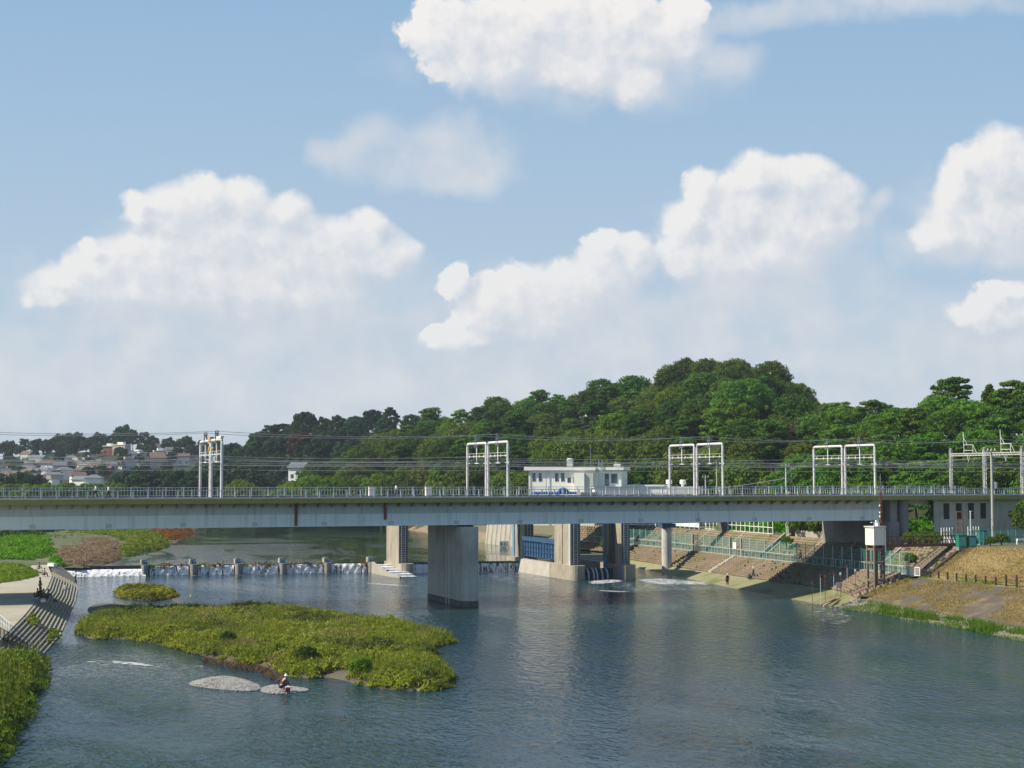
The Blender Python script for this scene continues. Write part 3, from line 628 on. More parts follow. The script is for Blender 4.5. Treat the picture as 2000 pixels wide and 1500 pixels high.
# ------------------------------------------------------------------ railway bridge
def build_bridge():
    B = thing('railway_bridge', 'long grey-blue girder railway bridge with olive deck edge crossing the river', 'bridge', W(0,0,0), AL)
    m = MB(); m.box(-120, 63.6, 0.72, 2.4, 10.2, 13.0); m.box(-120, 63.6, 14.3, 16.0, 10.2, 13.0); m.box(-120, 63.55, 2.4, 14.3, 12.3, 12.96); m.build('girder', GIRD2, B)
    m = MB(); m.box(-120, 63.62, 0.62, 0.72, 10.15, 11.62); m.box(-120, 63.62, 0.5, 0.62, 10.12, 10.2); m.build('girder_flange', GIRD, B)
    m = MB(); m.box(-120, 95, -0.95, -0.78, 12.98, 13.56); m.box(-120, 95, -0.78, 17.6, 13.0, 13.42); m.box(-120,95,17.6,17.75,12.98,13.56); m.build('deck_edge', OLIVE, B)
    DK = mat('deck_ballast', (0.27,0.22,0.20), (0.20,0.165,0.15), scale=2.0, fine=0.4)
    m = MB(); m.box(-120, 95, -0.7, 17.5, 13.424, 13.5); m.build('deck_surface', DK, B)
    m = MB(); m.box(-120, 95, -0.93, -0.55, 13.565, 13.68); m.box(-120,95,16.6,17.0,13.504,13.64); m.build('kerb', RAILM, B)
    for t in (2.3,3.4,5.9,7.0,9.5,10.6,13.1,14.2):
        m = MB(); m.box(-120, 95, t-.04, t+.04, 13.504, 13.68); m.build('rail', RUST, B)
    for i in range(84):
        s = -78.0+i*1.7
        if s > 63: break
        m = MB(); m.sect([(-0.74,12.97),(-0.74,12.90),(0.70,12.42),(0.70,12.97)], s-.05, s+.05, 'x'); m.build('bracket', OLIVE, B)
    for s, r in ((-19.5,1),(-8.3,0)):
        m = MB(); m.box(s-.16, s+.16, 0.42, 0.60, 10.25 if r else 10.9, 12.9); m.bar((s,.5,12.9),(s,-0.5,13.0),.18); m.build('drain_pipe', RUST, B)
    for k in range(17): s = -75.5+k*8.5; m = MB(); m.box(s-.03, s+.03, .605, .7, 10.25, 11.6); m.box(s-.03, s+.03, .705, .74, 11.65, 12.9); m.box(s-.35, s+.35, .6, .64, 10.25, 10.7); m.build('splice_joint', GIRD2, B)
    # near railing: posts every 1.7 m
    m = MB(); m.box(-120, 95, -0.84, -0.76, 14.54, 14.61); m.box(-120, 95, -0.83, -0.77, 13.72, 13.77)
    x = 50.0
    while x < 95: m.box(x-.015, x+.015, -0.815, -0.785, 13.77, 14.54); x += 0.34
    nr = m.build('near_railing', RAILM, B)
    for i in range(96):
        s = -73+i*1.7; m = MB(); m.box(s-.05, s+.05, -0.86, -0.74, 13.68, 14.62); m.build('railing_post', RAILM, nr)
    m = MB(); m.box(-120, 95, 17.02, 17.08, 14.76, 14.82); m.box(-120, 95, 17.02, 17.08, 13.72, 13.77)
    x = -90.0
    while x < 95: m.box(x-.018, x+.018, 17.035, 17.065, 13.77, 14.76); x += 0.4
    fr = m.build('far_railing', RAILM, B)
    for i in range(84):
        s = -90+i*2.2; m = MB(); m.box(s-.05, s+.05, 16.99, 17.11, 13.64, 14.85); m.build('railing_post', RAILM, fr)
    # river pier
    def stadium(s0, s1, t0, t1, r, n=10):
        P = []
        for k in range(n+1): a = math.pi+math.pi*k/n; P.append(((s0+s1)/2+(s1-s0)/2*math.cos(a), t0+r+r*math.sin(a)))
        for k in range(n+1): a = math.pi*k/n; P.append(((s0+s1)/2+(s1-s0)/2*math.cos(a), t1-r+r*math.sin(a)))
        return P
    pr = []
    for (x, y) in ((-1,1),): pass
    def rrect(s0, s1, t0, t1, r, n=6):
        P = []
        for cx, cy, a0 in ((s0+r,t0+r,180),(s1-r,t0+r,270),(s1-r,t1-r,0),(s0+r,t1-r,90)):
            for k in range(n+1): a = R(a0+90*k/n); P.append((cx+r*math.cos(a), cy+r*math.sin(a)))
        return P
    for s in (2.4, -73.0):
        m = MB(); m.prism(rrect(s-1.2, s+1.2, -1.2, 14.3, 1.1), -2.2, 9.9); p = m.build('pier', PIERM, B, smooth=False)
        m = MB(); m.prism(rrect(s-1.22, s+1.22, -1.22, 14.32, 1.12), 5.1, 5.16); m.prism(rrect(s-1.22, s+1.22, -1.22, 14.32, 1.12), 1.32, 1.37); m.build('pour_joint', CONC_L, p)
        m = MB(); m.prism(rrect(s-1.23, s+1.23, -1.23, 14.33, 1.12), -2.2, 0.72); m.build('waterline_stain', CONC_D, p)
        m = MB(); m.tube([(s-1.25,4.0,-0.4),(s-1.25,4.0,9.8)], 0.05, 6); m.tube([(s-1.25,5.2,-0.4),(s-1.25,5.2,9.8)], 0.05, 6); m.build('drain_pipe', WHITE, p)
        m = MB(); m.box(s-.9, s+.9, 0.9, 2.1, 9.9, 10.15); m.box(s-.9, s+.9, 12, 13.6, 9.9, 10.15); m.build('bearing', BLACK, p)
    # end pier wall, side block and the land abutment
    m = MB(); m.box(64.3, 66.0, -0.2, 17.2, 5.5, 9.9); m.box(64.9, 66.0, 0.3, 17.0, 9.9, 12.98); m.build('end_pier', CONC, B)
    m = MB(); m.lathe([(0.75,6),(0.75,12.9)], 67.4, 0.9, 14); m.build('column', CONC, B)
    m = MB(); m.prism([(72.3,.6),(100,.6),(100,17),(85.5,17)], 5.5, 12.97); a = m.build('abutment', PIERM, B)
    m = MB()
    for k in range(4): m.box(74+k*2.1, 74.9+k*2.1, 0.5, 0.6, 10.2, 12.6)
    m.build('vent_shade_panel', BLACK, a)  # raised black panels: shade of vent openings painted on, nothing is cut in
    m = MB(); m.box(72.3, 100, 0.42, 0.6, 12.45, 12.6); m.build('pipe_run', RAILM, a)
    m = MB(); m.box(66.05, 72.25, 2.0, 15.0, 12.3, 12.96); m.build('short_girder', GIRD2, B)
    for s in (-12.2, -4.3):                      # signal cabinets standing on the deck walkway
        c = thing('trackside_box', {-12.2:'white cabinet on the far side of the bridge deck, farther from the centre gantry', -4.3:'white cabinet on the far side of the bridge deck, nearest the centre gantry'}[s], 'cabinet', W(s+6.2, 15.4, 13.5), AL, 'trackside cabinets on the bridge deck')
        m = MB(); m.cb(0,0,0.15,0.85,0.5,1.15); m.build('cabinet_body', WHITE, c); m = MB(); m.cb(0,0,1.31,0.95,0.6,0.06); m.build('lid', RAILM, c); m = MB(); m.cb(0,0,0,0.7,0.4,0.15); m.build('plinth', CONC, c)
build_bridge()
# ------------------------------------------------------------------ pipe gantries carrying the overhead line
def gantry(s, label, yellow=False, wide=16.0):
    g = thing('catenary_gantry', label, 'gantry', W(s, 0, 13.5), AL, 'pipe gantries over the tracks')
    H = 7.15
    for (a, b) in ((0.2, 7.7), (8.5, 16.2)):
        for t in (a, b):
            m = MB(); m.tube([(0,t,0),(0,t,H-0.45)], 0.17, 10); m.box(-.3,.3,t-.3,t+.3,0,0.12); m.build('post', GALV, g)
        P = [(0,a,H-0.45),(0,a+.08,H-.15),(0,a+.3,H),(0,b-.3,H),(0,b-.08,H-.15),(0,b,H-.45)]
        m = MB(); m.tube(P, 0.17, 10); m.build('beam', GALV, g)
        c = (a+b)/2
        m = MB()
        for dx in (-.16,.16):
            for dt in (-.28,.28): m.bar((dx,c+dt*1.2,H-.55),(dx,c+dt*.75,H+.55),.07); m.bar((dx,c+dt*.75,H+.55),(dx,c+dt*.75,H+1.1),.06)
        m.bar((0,c-.25,H+1.1),(0,c+.25,H+1.1),.3,.06); m.bar((0,c-.3,H+.5),(0,c+.3,H+.5),.36,.08); m.bar((0,c-.5,H-.3),(0,c+.5,H-.3),.3,.1); m.lathe([(.09,H+.6),(.12,H+.75),(.08,H+.9)],0,c,8)
        m.build('line_bracket', DSTEEL, g)
        m = MB(); m.tube([(0,c,H-.3),(0,c,H-2.7)], 0.075, 8); m.lathe([(.1,H-2.75),(.42,H-2.7),(.1,H-2.6)],0,c,10); m.build('drop_tube', WHITE, g)
        m = MB(); m.bar((0,a,H-1.75),(0,b,H-1.75),.07); m.bar((0,a,H-1.35),(0,b,H-1.35),.04)
        for tt in (a+.9,c-1.1,c+1.1,b-.9): m.lathe([(.05,H-1.95),(.11,H-1.8),(.06,H-1.6),(.1,H-1.5)],0,tt,8)
        for tt in (a+.7,b-.7): m.lathe([(.04,H-2.75),(.2,H-2.68),(.04,H-2.6)],0,tt,8)
        m.build('insulator_bar', GALV, g)
    if yellow:
        m = MB(); m.cb(0,8.1,H-.1,.5,1.3,.55); m.cb(0,8.6,H-1.2,.4,.8,.45); m.tube([(0,6,H-.95),(0,7.4,H-.95)],.1,6); m.build('yellow_box', mat('ochre_paint',(0.50,0.30,0.07),(0.4,0.24,0.06)), g)
        m = MB(); m.cb(0,1.5,H+.12,.4,3,.25); m.build('beam_cap', WHITE, g)
    else:
        m = MB()
        for t in (0.2, 8.5):
            m.bar((0,t-.2,4.4),(0,t+.28,4.4),.06); m.lathe([(.07,4.4),(.07,4.65)],0,t-.3,6)
        m.build('side_insulator', WHITE, g)
for s, lb_, y in ((-28.6, 'pipe gantry with yellow ochre fittings, farthest left on the bridge', True), (7.73, 'twin pipe gantry left of the cream pump house', False), (38.5, 'twin pipe gantry right of the cream pump house above the white tanks', False), (62.4, 'twin pipe gantry above the end of the main girder', False)):
    gantry(s, lb_, y)
def lattice(m, x, y, z0, z1, w):
    for dx in (-w, w):
        for dy in (-w, w): m.bar((x+dx,y+dy,z0),(x+dx,y+dy,z1),.06)
    z = z0; i = 0
    while z < z1-.3:
        for sgn in (-w, w):
            m.bar((x-w if i % 2 else x+w, y+sgn, z),(x+w if i % 2 else x-w, y+sgn, z+.35),.035); m.bar((x+sgn, y-w if i % 2 else y+w, z),(x+sgn, y+w if i % 2 else y-w, z+.35),.035)
        z += .35; i += 1
def lattice_gantry():
    g = thing('lattice_gantry', 'steel lattice gantry with three lattice posts at the right end of the bridge', 'gantry', W(87.3, 0, 13.5), AL)
    H = 6.3
    for t in (0.0, 8.6, 16.8):
        m = MB(); lattice(m, 0, t, 0, H+.5, .17); m.build('post', GALV, g); m = MB(); m.lathe([(.24,H+.3),(.24,H+.75),(.1,H+.85)],0,t,10); m.build('post_cap', CONC, g)
    m = MB()
    for dx in (-.15,.15): m.bar((dx,0,H),(dx,16.8,H),.07); m.bar((dx,0,H-.35),(dx,16.8,H-.35),.07)
    y = 0.2; i = 0
    while y < 16.6: m.bar((-.15,y,H-.35 if i % 2 else H),(-.15,y+.35,H if i % 2 else H-.35),.04); y += .35; i += 1
    m.build('beam', GALV, g)
    for c in (3.6, 12.4):
        m = MB()
        for dt in (-1.1,1.1): m.bar((0,c+dt,H),(0,c+dt,H+1.3),.08)
        m.bar((0,c-1.1,H+1.3),(0,c+1.1,H+1.3),.08); m.bar((0,c-1.1,H+.45),(0,c+1.1,H+.45),.07); m.bar((0,c+1.1,H+1.2),(0,c+1.2,H+3.3),.09); m.bar((0,c+1.15,H+2.4),(0,c+.3,H+1.3),.06); m.bar((0,c-1.1,H+1.3),(0,c-2.0,H),.05)
        m.tube([(0,c-.3,H-.4),(0,c,H-1.3),(0,c+.3,H-.4)],.06,6); m.build('line_bracket', GALV, g)
lattice_gantry()
# ------------------------------------------------------------------ overhead lines
def wire(pts, sag, label, r=0.03):
    m = MB(); P = []
    for a, b in zip(pts[:-1], pts[1:]):
        for k in range(8):
            f = k/8; P.append((a[0]+(b[0]-a[0])*f, a[1]+(b[1]-a[1])*f, a[2]+(b[2]-a[2])*f-sag*4*f*(1-f)))
    P.append(pts[-1]); m.tube(P, r, 5)
    return tag(m.build('overhead_wire', WIREM, loc=(0,0,0)), label, 'cable', 'overhead lines along the bridge')
GS = [-110, -64, -28.6, 7.73, 38.5, 62.4, 87.3, 130]
for t, z, sg, lb_ in ((3.95,17.6,0.05,'contact wire over the near track, at mid height of the gantries'),(12.35,17.6,0.05,'contact wire over the far track, at mid height of the gantries'),
  (3.95,18.45,0.4,'carrier cable sagging above the near contact wire'),(12.35,18.45,0.4,'carrier cable sagging above the far contact wire'),
  (0.2,18.05,0.15,'feeder cable running along the near gantry posts'),(16.2,18.9,0.3,'feeder cable running along the far gantry posts'),
  (8.1,17.9,0.15,'cable on the middle gantry posts'),(3.95,21.7,0.5,'topmost ground wire over the near gantry brackets'),(12.35,21.7,0.5,'topmost ground wire over the far gantry brackets'),(-0.1,17.0,0.1,'low cable strung along the near gantry posts')):
    wire([W(s, t, z) for s in GS], sg, lb_)
# ------------------------------------------------------------------ weir
WST = []
FOAM = None
def foam_mat(name, thr, scale, stretch=(1,1,1), bright=0.75, edge=False):
    m, k, b = new_mat(name)
    tc = k.n('ShaderNodeTexCoord').outputs['Object']; v = k.v('MULTIPLY', tc, stretch)
    f = k.noise(v, scale, 5, 0.7, 0.5)[0]; g = k.noise(v, scale*5, 3, 0.6)[0]
    x = k.m('ADD', f, k.m('MULTIPLY', k.m('SUBTRACT', g, 0.5), 0.4))
    if edge:
        at = k.n('ShaderNodeAttribute'); at.attribute_name = 'edge'
        x = k.m('ADD', x, k.m('MULTIPLY', k.m('SUBTRACT', at.outputs['Fac'], 1.0), 0.26))
    a = k.mr(x, thr, thr+(0.13 if edge else 0.10))
    if edge: a = k.m('MULTIPLY', a, 0.9)
    b.inputs['Base Color'].default_value = col(bright, bright, bright); b.inputs['Roughness'].default_value = 0.7
    tr = k.n('ShaderNodeBsdfTransparent'); mx = k.n('ShaderNodeMixShader'); k.put(mx.inputs[0], a)
    t = m.node_tree; t.links.new(tr.outputs[0], mx.inputs[1]); t.links.new(b.outputs[0], mx.inputs[2]); t.links.new(mx.outputs[0], t.nodes['Material Output'].inputs[0])
    return m
FALL = foam_mat('falling_water', 0.36, 0.9, (1.6,1.6,0.2)); FALLD = foam_mat('thin_falling_water', 0.39, 0.8, (1.7,1.7,0.07), 0.72)
FOAMF = foam_mat('foam', 0.45, 1.6, (0.6,1.6,1), edge=True); FOAMT = foam_mat('thin_foam', 0.56, 1.3, (0.5,1.6,1), 0.6, edge=True); FOAMR = foam_mat('rapid_foam', 0.46, 1.9, (0.4,1.2,1), edge=True); LADW = foam_mat('ladder_foam', 0.42, 1.1, (0.6,1.2,1))
def weir():
    th = thing('weir', 'low concrete weir with a chipped sill across the river', 'weir', W(0,0,0), AL)
    DARKW = mat('wet_sill', (0.05,0.05,0.045), (0.035,0.035,0.03), rough=0.3, scale=0.8, streak=0.4, spec=0.5)
    m = MB(); wt = weir_t
    m.prism([(-43,wt(-43)),(-27.6,wt(-27.6)),(-27.6,wt(-27.6)+1.2),(-43,wt(-43)+1.2)], -1.5, 1.56); m.build('free_sill', DARKW, th)
    m = MB(); m.prism([(-28,wt(-28)),(9.2,wt(9.2)),(9.2,wt(9.2)+0.8),(-28,wt(-28)+0.8)], -1.5, 1.42)
    m.prism([(9,wt(9)),(13,wt(13)),(13,wt(13)+0.8),(9,wt(9)+0.8)], -1.5, 1.55); m.build('gated_sill', DARKW, th)
    m = MB(); m.prism([(13,67.2),(34.5,65.2),(34.5,66.4),(13,68.4)], -1.5, 1.5); m.build('flap_gate', mat('flap_gate_steel', (0.055,0.115,0.125), (0.04,0.085,0.09), rough=0.4, streak=0.5), th)
    m = MB(); m.prism([(13,66.8),(34.5,64.8),(34.5,66.6),(13,68.6)], 1.5, 1.7); m.build('gate_rim', mat('gate_rim', (0.03,0.05,0.05)), th)
    m = MB(); m.box(44.2,45.4,48,79.2,-1.5,2.0); m.build('training_wall', CONC, th); m = MB(); m.box(45.4,60,78.0,79.2,-1.5,1.95); m.build('cross_wall', CONC, th)
    # sheets of falling water (structure: the river itself)
    def sheet(name, s0, s1, m_, z1, off, n=60, off1=0.35, flare=1.0):
        rows = []
        for i, z in enumerate(np.linspace(z1, -0.05, 7)):
            f = i/6; rows.append([(s, wt(s)-off-off1*math.sqrt(f)*flare-0.06*math.sin(s*5.1+i), z) for s in np.linspace(s0, s1, n)])
        o = gridmesh(name, rows, m_); o.location = W(0,0,0); o.rotation_euler.z = AL; return struct(o)
    sheet('waterfall', -43, -28, FALL, 1.05, 0.25, off1=1.4)
    m = MB(); V = []
    seg = [-28,-20.2,-12.9,-5.6,1.8,9.2]
    for a, b in zip(seg[:-1], seg[1:]): sheet('waterfall', a+.7, b-.7, FALLD, 1.5, 0.02, off1=0.5)
    for a, b in ((-19,-18.2),(-22.8,-21.9),(-11.4,-10.2),(-3.6,-2.6),(4.6,5.4),(-16.3,-15.6)): sheet('waterfall', a, b, FALL, 1.5, 0.05, n=10, off1=0.6)
    def sh2(a, b, p, q, m_, z1, off1):
        rows = []
        for i, z in enumerate(np.linspace(z1, -0.05, 6)):
            f = i/5; rows.append([(a+(b-a)*x, p+(q-p)*x-off1*math.sqrt(f)-0.05, z) for x in np.linspace(0, 1, 50)])
        o = gridmesh('waterfall', rows, m_); o.location = W(0,0,0); o.rotation_euler.z = AL; struct(o)
    sh2(13, 34.3, 66.9, 64.9, FALLD, 1.5, 0.3)
    def foam(name, P, m_, z=0.03):
        o = MB().prism(P, z-0.02, z).build(name, m_, loc=W(0,0,0), rz=AL); struct(o); return o
    def fo(poly, m_, z=0.035):
        P = np.array(smooth_poly(poly, 1)); lo = P.min(0); hi = P.max(0); st_ = max(0.15, (hi-lo).max()/110)
        X, Y = np.meshgrid(np.arange(lo[0], hi[0]+st_, st_), np.arange(lo[1], hi[1]+st_, st_)); x, y = X.ravel(), Y.ravel()
        ins = inpoly(P, x, y); d = np.where(ins, edgedist(P, x, y), 0.0); wd = max(0.3, min(1.2, edgedist(P, x, y)[ins].max()*.6)); nx = X.shape[1]
        F = [(j*nx+i, j*nx+i+1, (j+1)*nx+i+1, (j+1)*nx+i) for j in range(X.shape[0]-1) for i in range(nx-1) if ins[j*nx+i] or ins[j*nx+i+1] or ins[(j+1)*nx+i] or ins[(j+1)*nx+i+1]]
        o = npmesh('foam', np.stack([x, y, 0*x+z], 1), F, m_); at = o.data.attributes.new('edge', 'FLOAT', 'POINT'); at.data.foreach_set('value', np.clip(d/wd, 0, 1).astype(np.float32))
        o.location = W(0,0,0); o.rotation_euler.z = AL; struct(o)
    fo([(-42,wt(-42)-1.0),(-41,wt(-41)-4.6),(-34,wt(-34)-3.4),(-28,wt(-28)-2.2),(-28,wt(-28))], FOAMF)
    fo([(-28,wt(-28)-1.2),(10,wt(10)-1.2),(10,wt(10)),(-28,wt(-28))], FOAMF)
    fo([(-28,wt(-28)-5),(10,wt(10)-5),(10,wt(10)-1),(-28,wt(-28)-1)], FOAMT, 0.025)
    fo([(13,60),(33,59),(34,65),(13,67)], FOAMT, 0.03); fo([(13,64.6),(33,63),(34,65),(13,67)], FOAMF, 0.04)
    # white water racing out beside the right bank
    def pxy(l): return [ST(*AT(u, v, 0)) for u, v in l]
    fo(pxy([(1236,1123),(1262,1127),(1300,1130),(1345,1134),(1392,1138),(1398,1143),(1350,1143),(1300,1143),(1262,1141),(1237,1135)]), FOAMR, 0.05)
    fo(pxy([(1236,1128),(1290,1134),(1330,1144),(1310,1152),(1250,1148),(1236,1138)]), FOAMT, 0.04)
    fo(pxy([(1232,1107),(1250,1110),(1272,1115),(1262,1118),(1236,1114)]), FOAMR, 0.05)
    fo(pxy([(1140,1134),(1210,1131),(1232,1136),(1190,1141),(1142,1142)]), FOAMF, 0.05)
    fo(pxy([(1150,1152),(1210,1154),(1250,1156),(1210,1158),(1160,1155)]), FOAMR, 0.04)
    fo(pxy([(1180,1136),(1400,1142),(1420,1165),(1300,1170),(1180,1150)]), FOAMT, 0.03)
    fo(pxy([(1540,1172),(1640,1180),(1700,1215),(1600,1225),(1560,1190)]), FOAMT, 0.03)
    fo(pxy([(205,1291),(230,1290),(262,1293),(300,1297),(322,1303),(290,1303),(240,1300),(206,1297)]), FOAMF, 0.05)
    fo(pxy([(120,1285),(200,1286),(330,1297),(380,1312),(300,1312),(160,1302)]), FOAMT, 0.03)
    fo(pxy([(318,1300),(420,1296),(440,1302),(330,1312)]), FOAMT, 0.03); fo(pxy([(690,1138),(755,1140),(820,1146),(750,1144)]), FOAMR, 0.04)
    fo(pxy([(930,1112),(1010,1110),(1090,1128),(1080,1150),(960,1140)]), FOAMT, 0.03)
    # low piers between the small gates
    for i, (s, lab) in enumerate(zip((-28,-20.2,-12.9,-5.6,1.8,9.2), ('low weir pier beside the broad white fall, leftmost of six','low weir pier, second of six from the left','low weir pier, third of six from the left','low weir pier, fourth of six from the left','low weir pier, fifth of six from the left','low weir pier next to the fish ladder, rightmost of six'))):
        p = thing('weir_pier', lab, 'pier', W(s, wt(s)-1.2, 0), AL, 'small weir piers across the river')
        m = MB(); P = [(-.55,0.2),(-.5,-.1),(-.3,-.35),(0,-.45),(.3,-.35),(.5,-.1),(.55,.2),(.55,1.6),(-.55,1.6)]
        n = len(P); vs = [(x*.82, y*.6+.1, -1.5) for x, y in P]+[(x, y, 1.75) for x, y in P]
        m.add(vs, [tuple(range(n-1,-1,-1)), tuple(range(n,2*n))]+[(k,(k+1)%n,n+(k+1)%n,n+k) for k in range(n)]); m.build('pier_shaft', CONC, p)
        m = MB(); m.box(-.62,-.3,.5,1.9,1.75,2.55); m.box(-.62,.5,1.7,1.9,1.75,2.55); m.build('head_wall', CONC_L, p)
        m = MB(); m.cb(.15,1.1,1.76,.6,.5,.5); m.tube([(-.2,.7,1.8),(.2,.7,2.2),(.45,.8,2.1)],.05,6); m.build('gate_motor', BLUE_L, p)
        m = MB(); m.bar((-.6,.5,2.6),(.45,1.9,2.6),.05); m.bar((-.6,.5,2.5),(-.6,.5,2.9),.04); m.build('handrail', RAILM, p)
    # driftwood and weeds caught on the sill
    k = 0
    for s in (-26.5,-24.6,-22.2,-18.5,-16.9,-15.6,-11.6,-10.0,-8.4,-7.4,-3.6,-1.2,0.5,8.2):
        n = 60; q = rng.normal(size=(n, 3))*np.array([.55,.25,.3])+np.array([s, wt(s)-.15, 1.45]); d = rng.normal(size=(n, 3)); d /= np.linalg.norm(d, axis=1)[:,None]
        V, F = cards(q, d, rng.uniform(.1,.22,n), 3.5)
        o = npmesh('weir_weeds', V, F, [NEARG, RUSTG, WOODP][k % 3]); o.location = W(0,0,0); o.rotation_euler.z = AL
        stuff(o, 'weeds and flood debris caught on the weir sill', 'debris'); k += 1
    for j, (a, b) in enumerate((((-26.6,1.5),(-23.4,1.9)),((-25.2,1.9),(-23.0,1.45)),((-19.4,1.5),(-17.8,2.0)))):
        m = MB(); m.tube([(a[0],wt(a[0])-.2,a[1]),((a[0]+b[0])/2,wt(a[0])-.4,(a[1]+b[1])/2+.15),(b[0],wt(b[0])-.1,b[1])],.07,6,.03)
        tag(m.build('drift_branch', WOODP, loc=W(0,0,0), rz=AL), ['bent bare branch lying on the weir sill by the leftmost low pier','bare branch crossing another on the weir sill','bare branch sticking up by the second low pier'][j], 'branch', 'drift branches on the weir')
    for s in (-24,-17,-15.2,-9,-2.2,0.2,4.2,6.0): 
        m = MB(); m.cb(s, wt(s)+.05, 1.2, .08, .08, .75); m.build('sill_post', DSTEEL, th)
weir()
# fish ladder beside the first gate pier
def fish_ladder():
    f = thing('fish_ladder', 'stepped concrete fish ladder with white water beside the left gate pier', 'fish ladder', W(10, 64, 0), AL)
    m = MB(); m.prism([(-1.3,5.5),(-0.9,5.5),(-1.0,-3.5),(-1.3,-3.8)], -1.4, 0, [1.9,1.9,0.75,0.75]); m.prism([(-1.3,-3.8),(-1.0,-3.5),(-0.2,-8.6),(-0.5,-8.8)], -1.4, 0, [0.75,0.75,0.25,0.25]); m.build('side_wall', CONC_L, f)
    m = MB(); ws = MB()
    for i in range(6):
        t1 = 5.5-i*2.3; z = 1.45-i*.26
        m.box(-0.9+i*.07, 2.6, t1-2.3, t1, -1.4, z); ws.box(-0.86+i*.07, 2.55, t1-2.25, t1-0.1, z+.012, z+.03); ws.box(-.86+i*.07,2.55,t1-2.4,t1-2.305,z-.26,z+.02)
    m.build('ladder_step', CONC, f); o = ws.build('ladder_water', LADW, f)
fish_ladder()
# big gate piers
def gate_piers():
    g1 = [(11.6,13.2,63.0,70.5,61.0,11.5,13.9,1.9,'tall gate pier left of the bridge pier, beside the fish ladder'), (34.9,36.5,65.5,71.2,63.2,34.0,36.7,2.3,'tall gate pier right of the round bridge pier'), (33.5,35.1,41.3,48.3,39.4,33.0,35.5,2.3,'tall gate pier with the white downpipe'), (42.0,43.5,40.9,47.8,38.8,41.8,43.9,2.3,'tall gate pier nearest the right bank')]
    for i, (s0, s1, t0, t1, tn, f0, f1, fz, lab) in enumerate(g1):
        p = thing('gate_pier', lab, 'gate pier', W(s0, t0, 0), AL, 'tall concrete gate piers of the weir')
        w = f1-f0; c = (f0+f1)/2-s0; y0 = tn-t0; m = MB()
        m.prism([(c+w/2*math.cos(a), y0+w/2+w/2*math.sin(a)) for a in np.linspace(math.pi, 2*math.pi, 11)]+[(c+w/2, t1-t0+1), (c-w/2, t1-t0+1)], -2, fz); m.build('foot', TOWERM, p)
        m = MB(); m.box(0, s1-s0, 0, t1-t0, fz-.3, 12.4); m.build('shaft', TOWERM, p)
        m = MB(); m.box(.06, s1-s0-.06, -.05, -.003, fz+.02, 12.3); fr = m.build('shaded_front_sheet', CONC_D, p)  # dark sheet on the front face: its shade is put into the colour
        m = MB()
        for dx in (.42,1.1): m.bar((dx,-.12,fz),(dx,-.12,12.2),.07)
        z = fz+.2
        while z < 12: m.bar((.42,-.12,z),(1.1,-.12,z),.07); z += .38
        m.build('ladder', RAILM, p)
        if i == 2:
            m = MB(); m.tube([(-.28,-.25,-.3),(-.28,-.25,12.0)],.17,10); m.build('downpipe', WHITE, p)
            m = MB(); m.box(-.12,-.01,.5,.62,fz,12.2); m.box(-.08,-.01,3.4,3.5,fz,12.2); m.build('wall_conduit', CONC_D, p)
        if i in (1, 3):
            m = MB(); m.box(-.14,-.01,t1-t0-.9,t1-t0,fz-1.5,12); m.build('gate_guide', BLUE_L, p)
            m = MB(); m.box(-.12,-.01,2.4,4.4 if i == 3 else 3.2,fz,12.3); m.build('slot_shade_strip', CONC_D, p)  # raised dark strip; the slot's inner shade is painted by its colour
            m = MB(); m.box(f0-s0-.08,f0-s0-.005,y0+1.4,y0+2.0,-.2,2.6); m.build('edge_strip', BLUE_L, p)
        if i == 3:
            m = MB(); m.box(-.5,-.05,5.2,6.0,1.2,3.6); m.build('gate_stop', BLUE_L, p)
    # sloped wall between the second and third gate pier, with the raised blue gate behind it
    w = thing('lock_wall', 'sloping pale concrete wall between the second and third gate piers', 'wall', W(33.0, 41, 0), AL)
    m = MB(); m.sect([(-.4,-1.5),(2.4,-1.5),(2.4,2.2),(.7,2.2)], 0, 23.5, 'y'); m.build('wall_body', CONC_L, w)
    g = thing('sluice_gate', 'blue raised sluice gate with painted-in shade between the second and third gate piers', 'sluice gate', W(34.6, 49, 0), AL)
    m = MB(); m.box(-.15,.15,-.5,16.2,2.6,5.2); m.build('gate_leaf', BLUE, g)  # gate stands in shade, so its darkness is put into this deeper blue
    m = MB()
    for k in range(13): m.box(-.3,-.15,-.3+k*1.25,-.22+k*1.25,2.8,5.2)
    for z in (2.75,3.6,4.4,5.2): m.box(-.32,-.16,-.5,16.2,z,z+.08)
    m.build('stiffeners', BLUE, g); m = MB(); m.box(-.45,.45,-.5,16.2,5.35,6.0); m.build('top_beam', BLUE, g)
    m = MB(); m.box(-.5,-.42,-.6,-.3,1.5,12.3); m.build('guide_rail', BLUE, g)
    g = thing('flap_gate', 'dark small flap gate with water threads spilling between the two right gate piers', 'sluice gate', W(38.6, 44.0, 0), AL)
    m = MB(); m.sect([(-.6,-1),(.6,-1),(.1,1.6),(-.1,1.6)], -3.4, 3.4, 'x'); m.build('gate_leaf', mat('flap_gate_steel2', (0.04,0.06,0.065)), g)
    for x in (-2.2,-1.4,-.5,.1,1.0,1.9):
        m = MB(); m.tube([(x,-.1,1.62),(x+.05,-.45,1.45),(x+.15,-.75,.8),(x+.15,-.85,-.05)],.09,6,.16); m.build('water_thread', mat('white_water',(0.7,0.72,0.73),(0.5,0.53,0.55),rough=.4), g)
    m = MB(); m.box(12.2,13,1,2,0,1) if False else None
    # operating deck on top of the gate piers
    d = thing('gate_deck', 'concrete operating deck linking the gate pier tops behind the bridge', 'deck', W(12, 68, 0), AL)
    MB().box(-1.5, 32.5, -1.5, 2.2, 12.42, 12.9).build('deck_slab', CONC, d); MB().box(20, 31.5, -24, -1.5, 12.42, 12.9).build('deck_slab', CONC, d)
gate_piers()
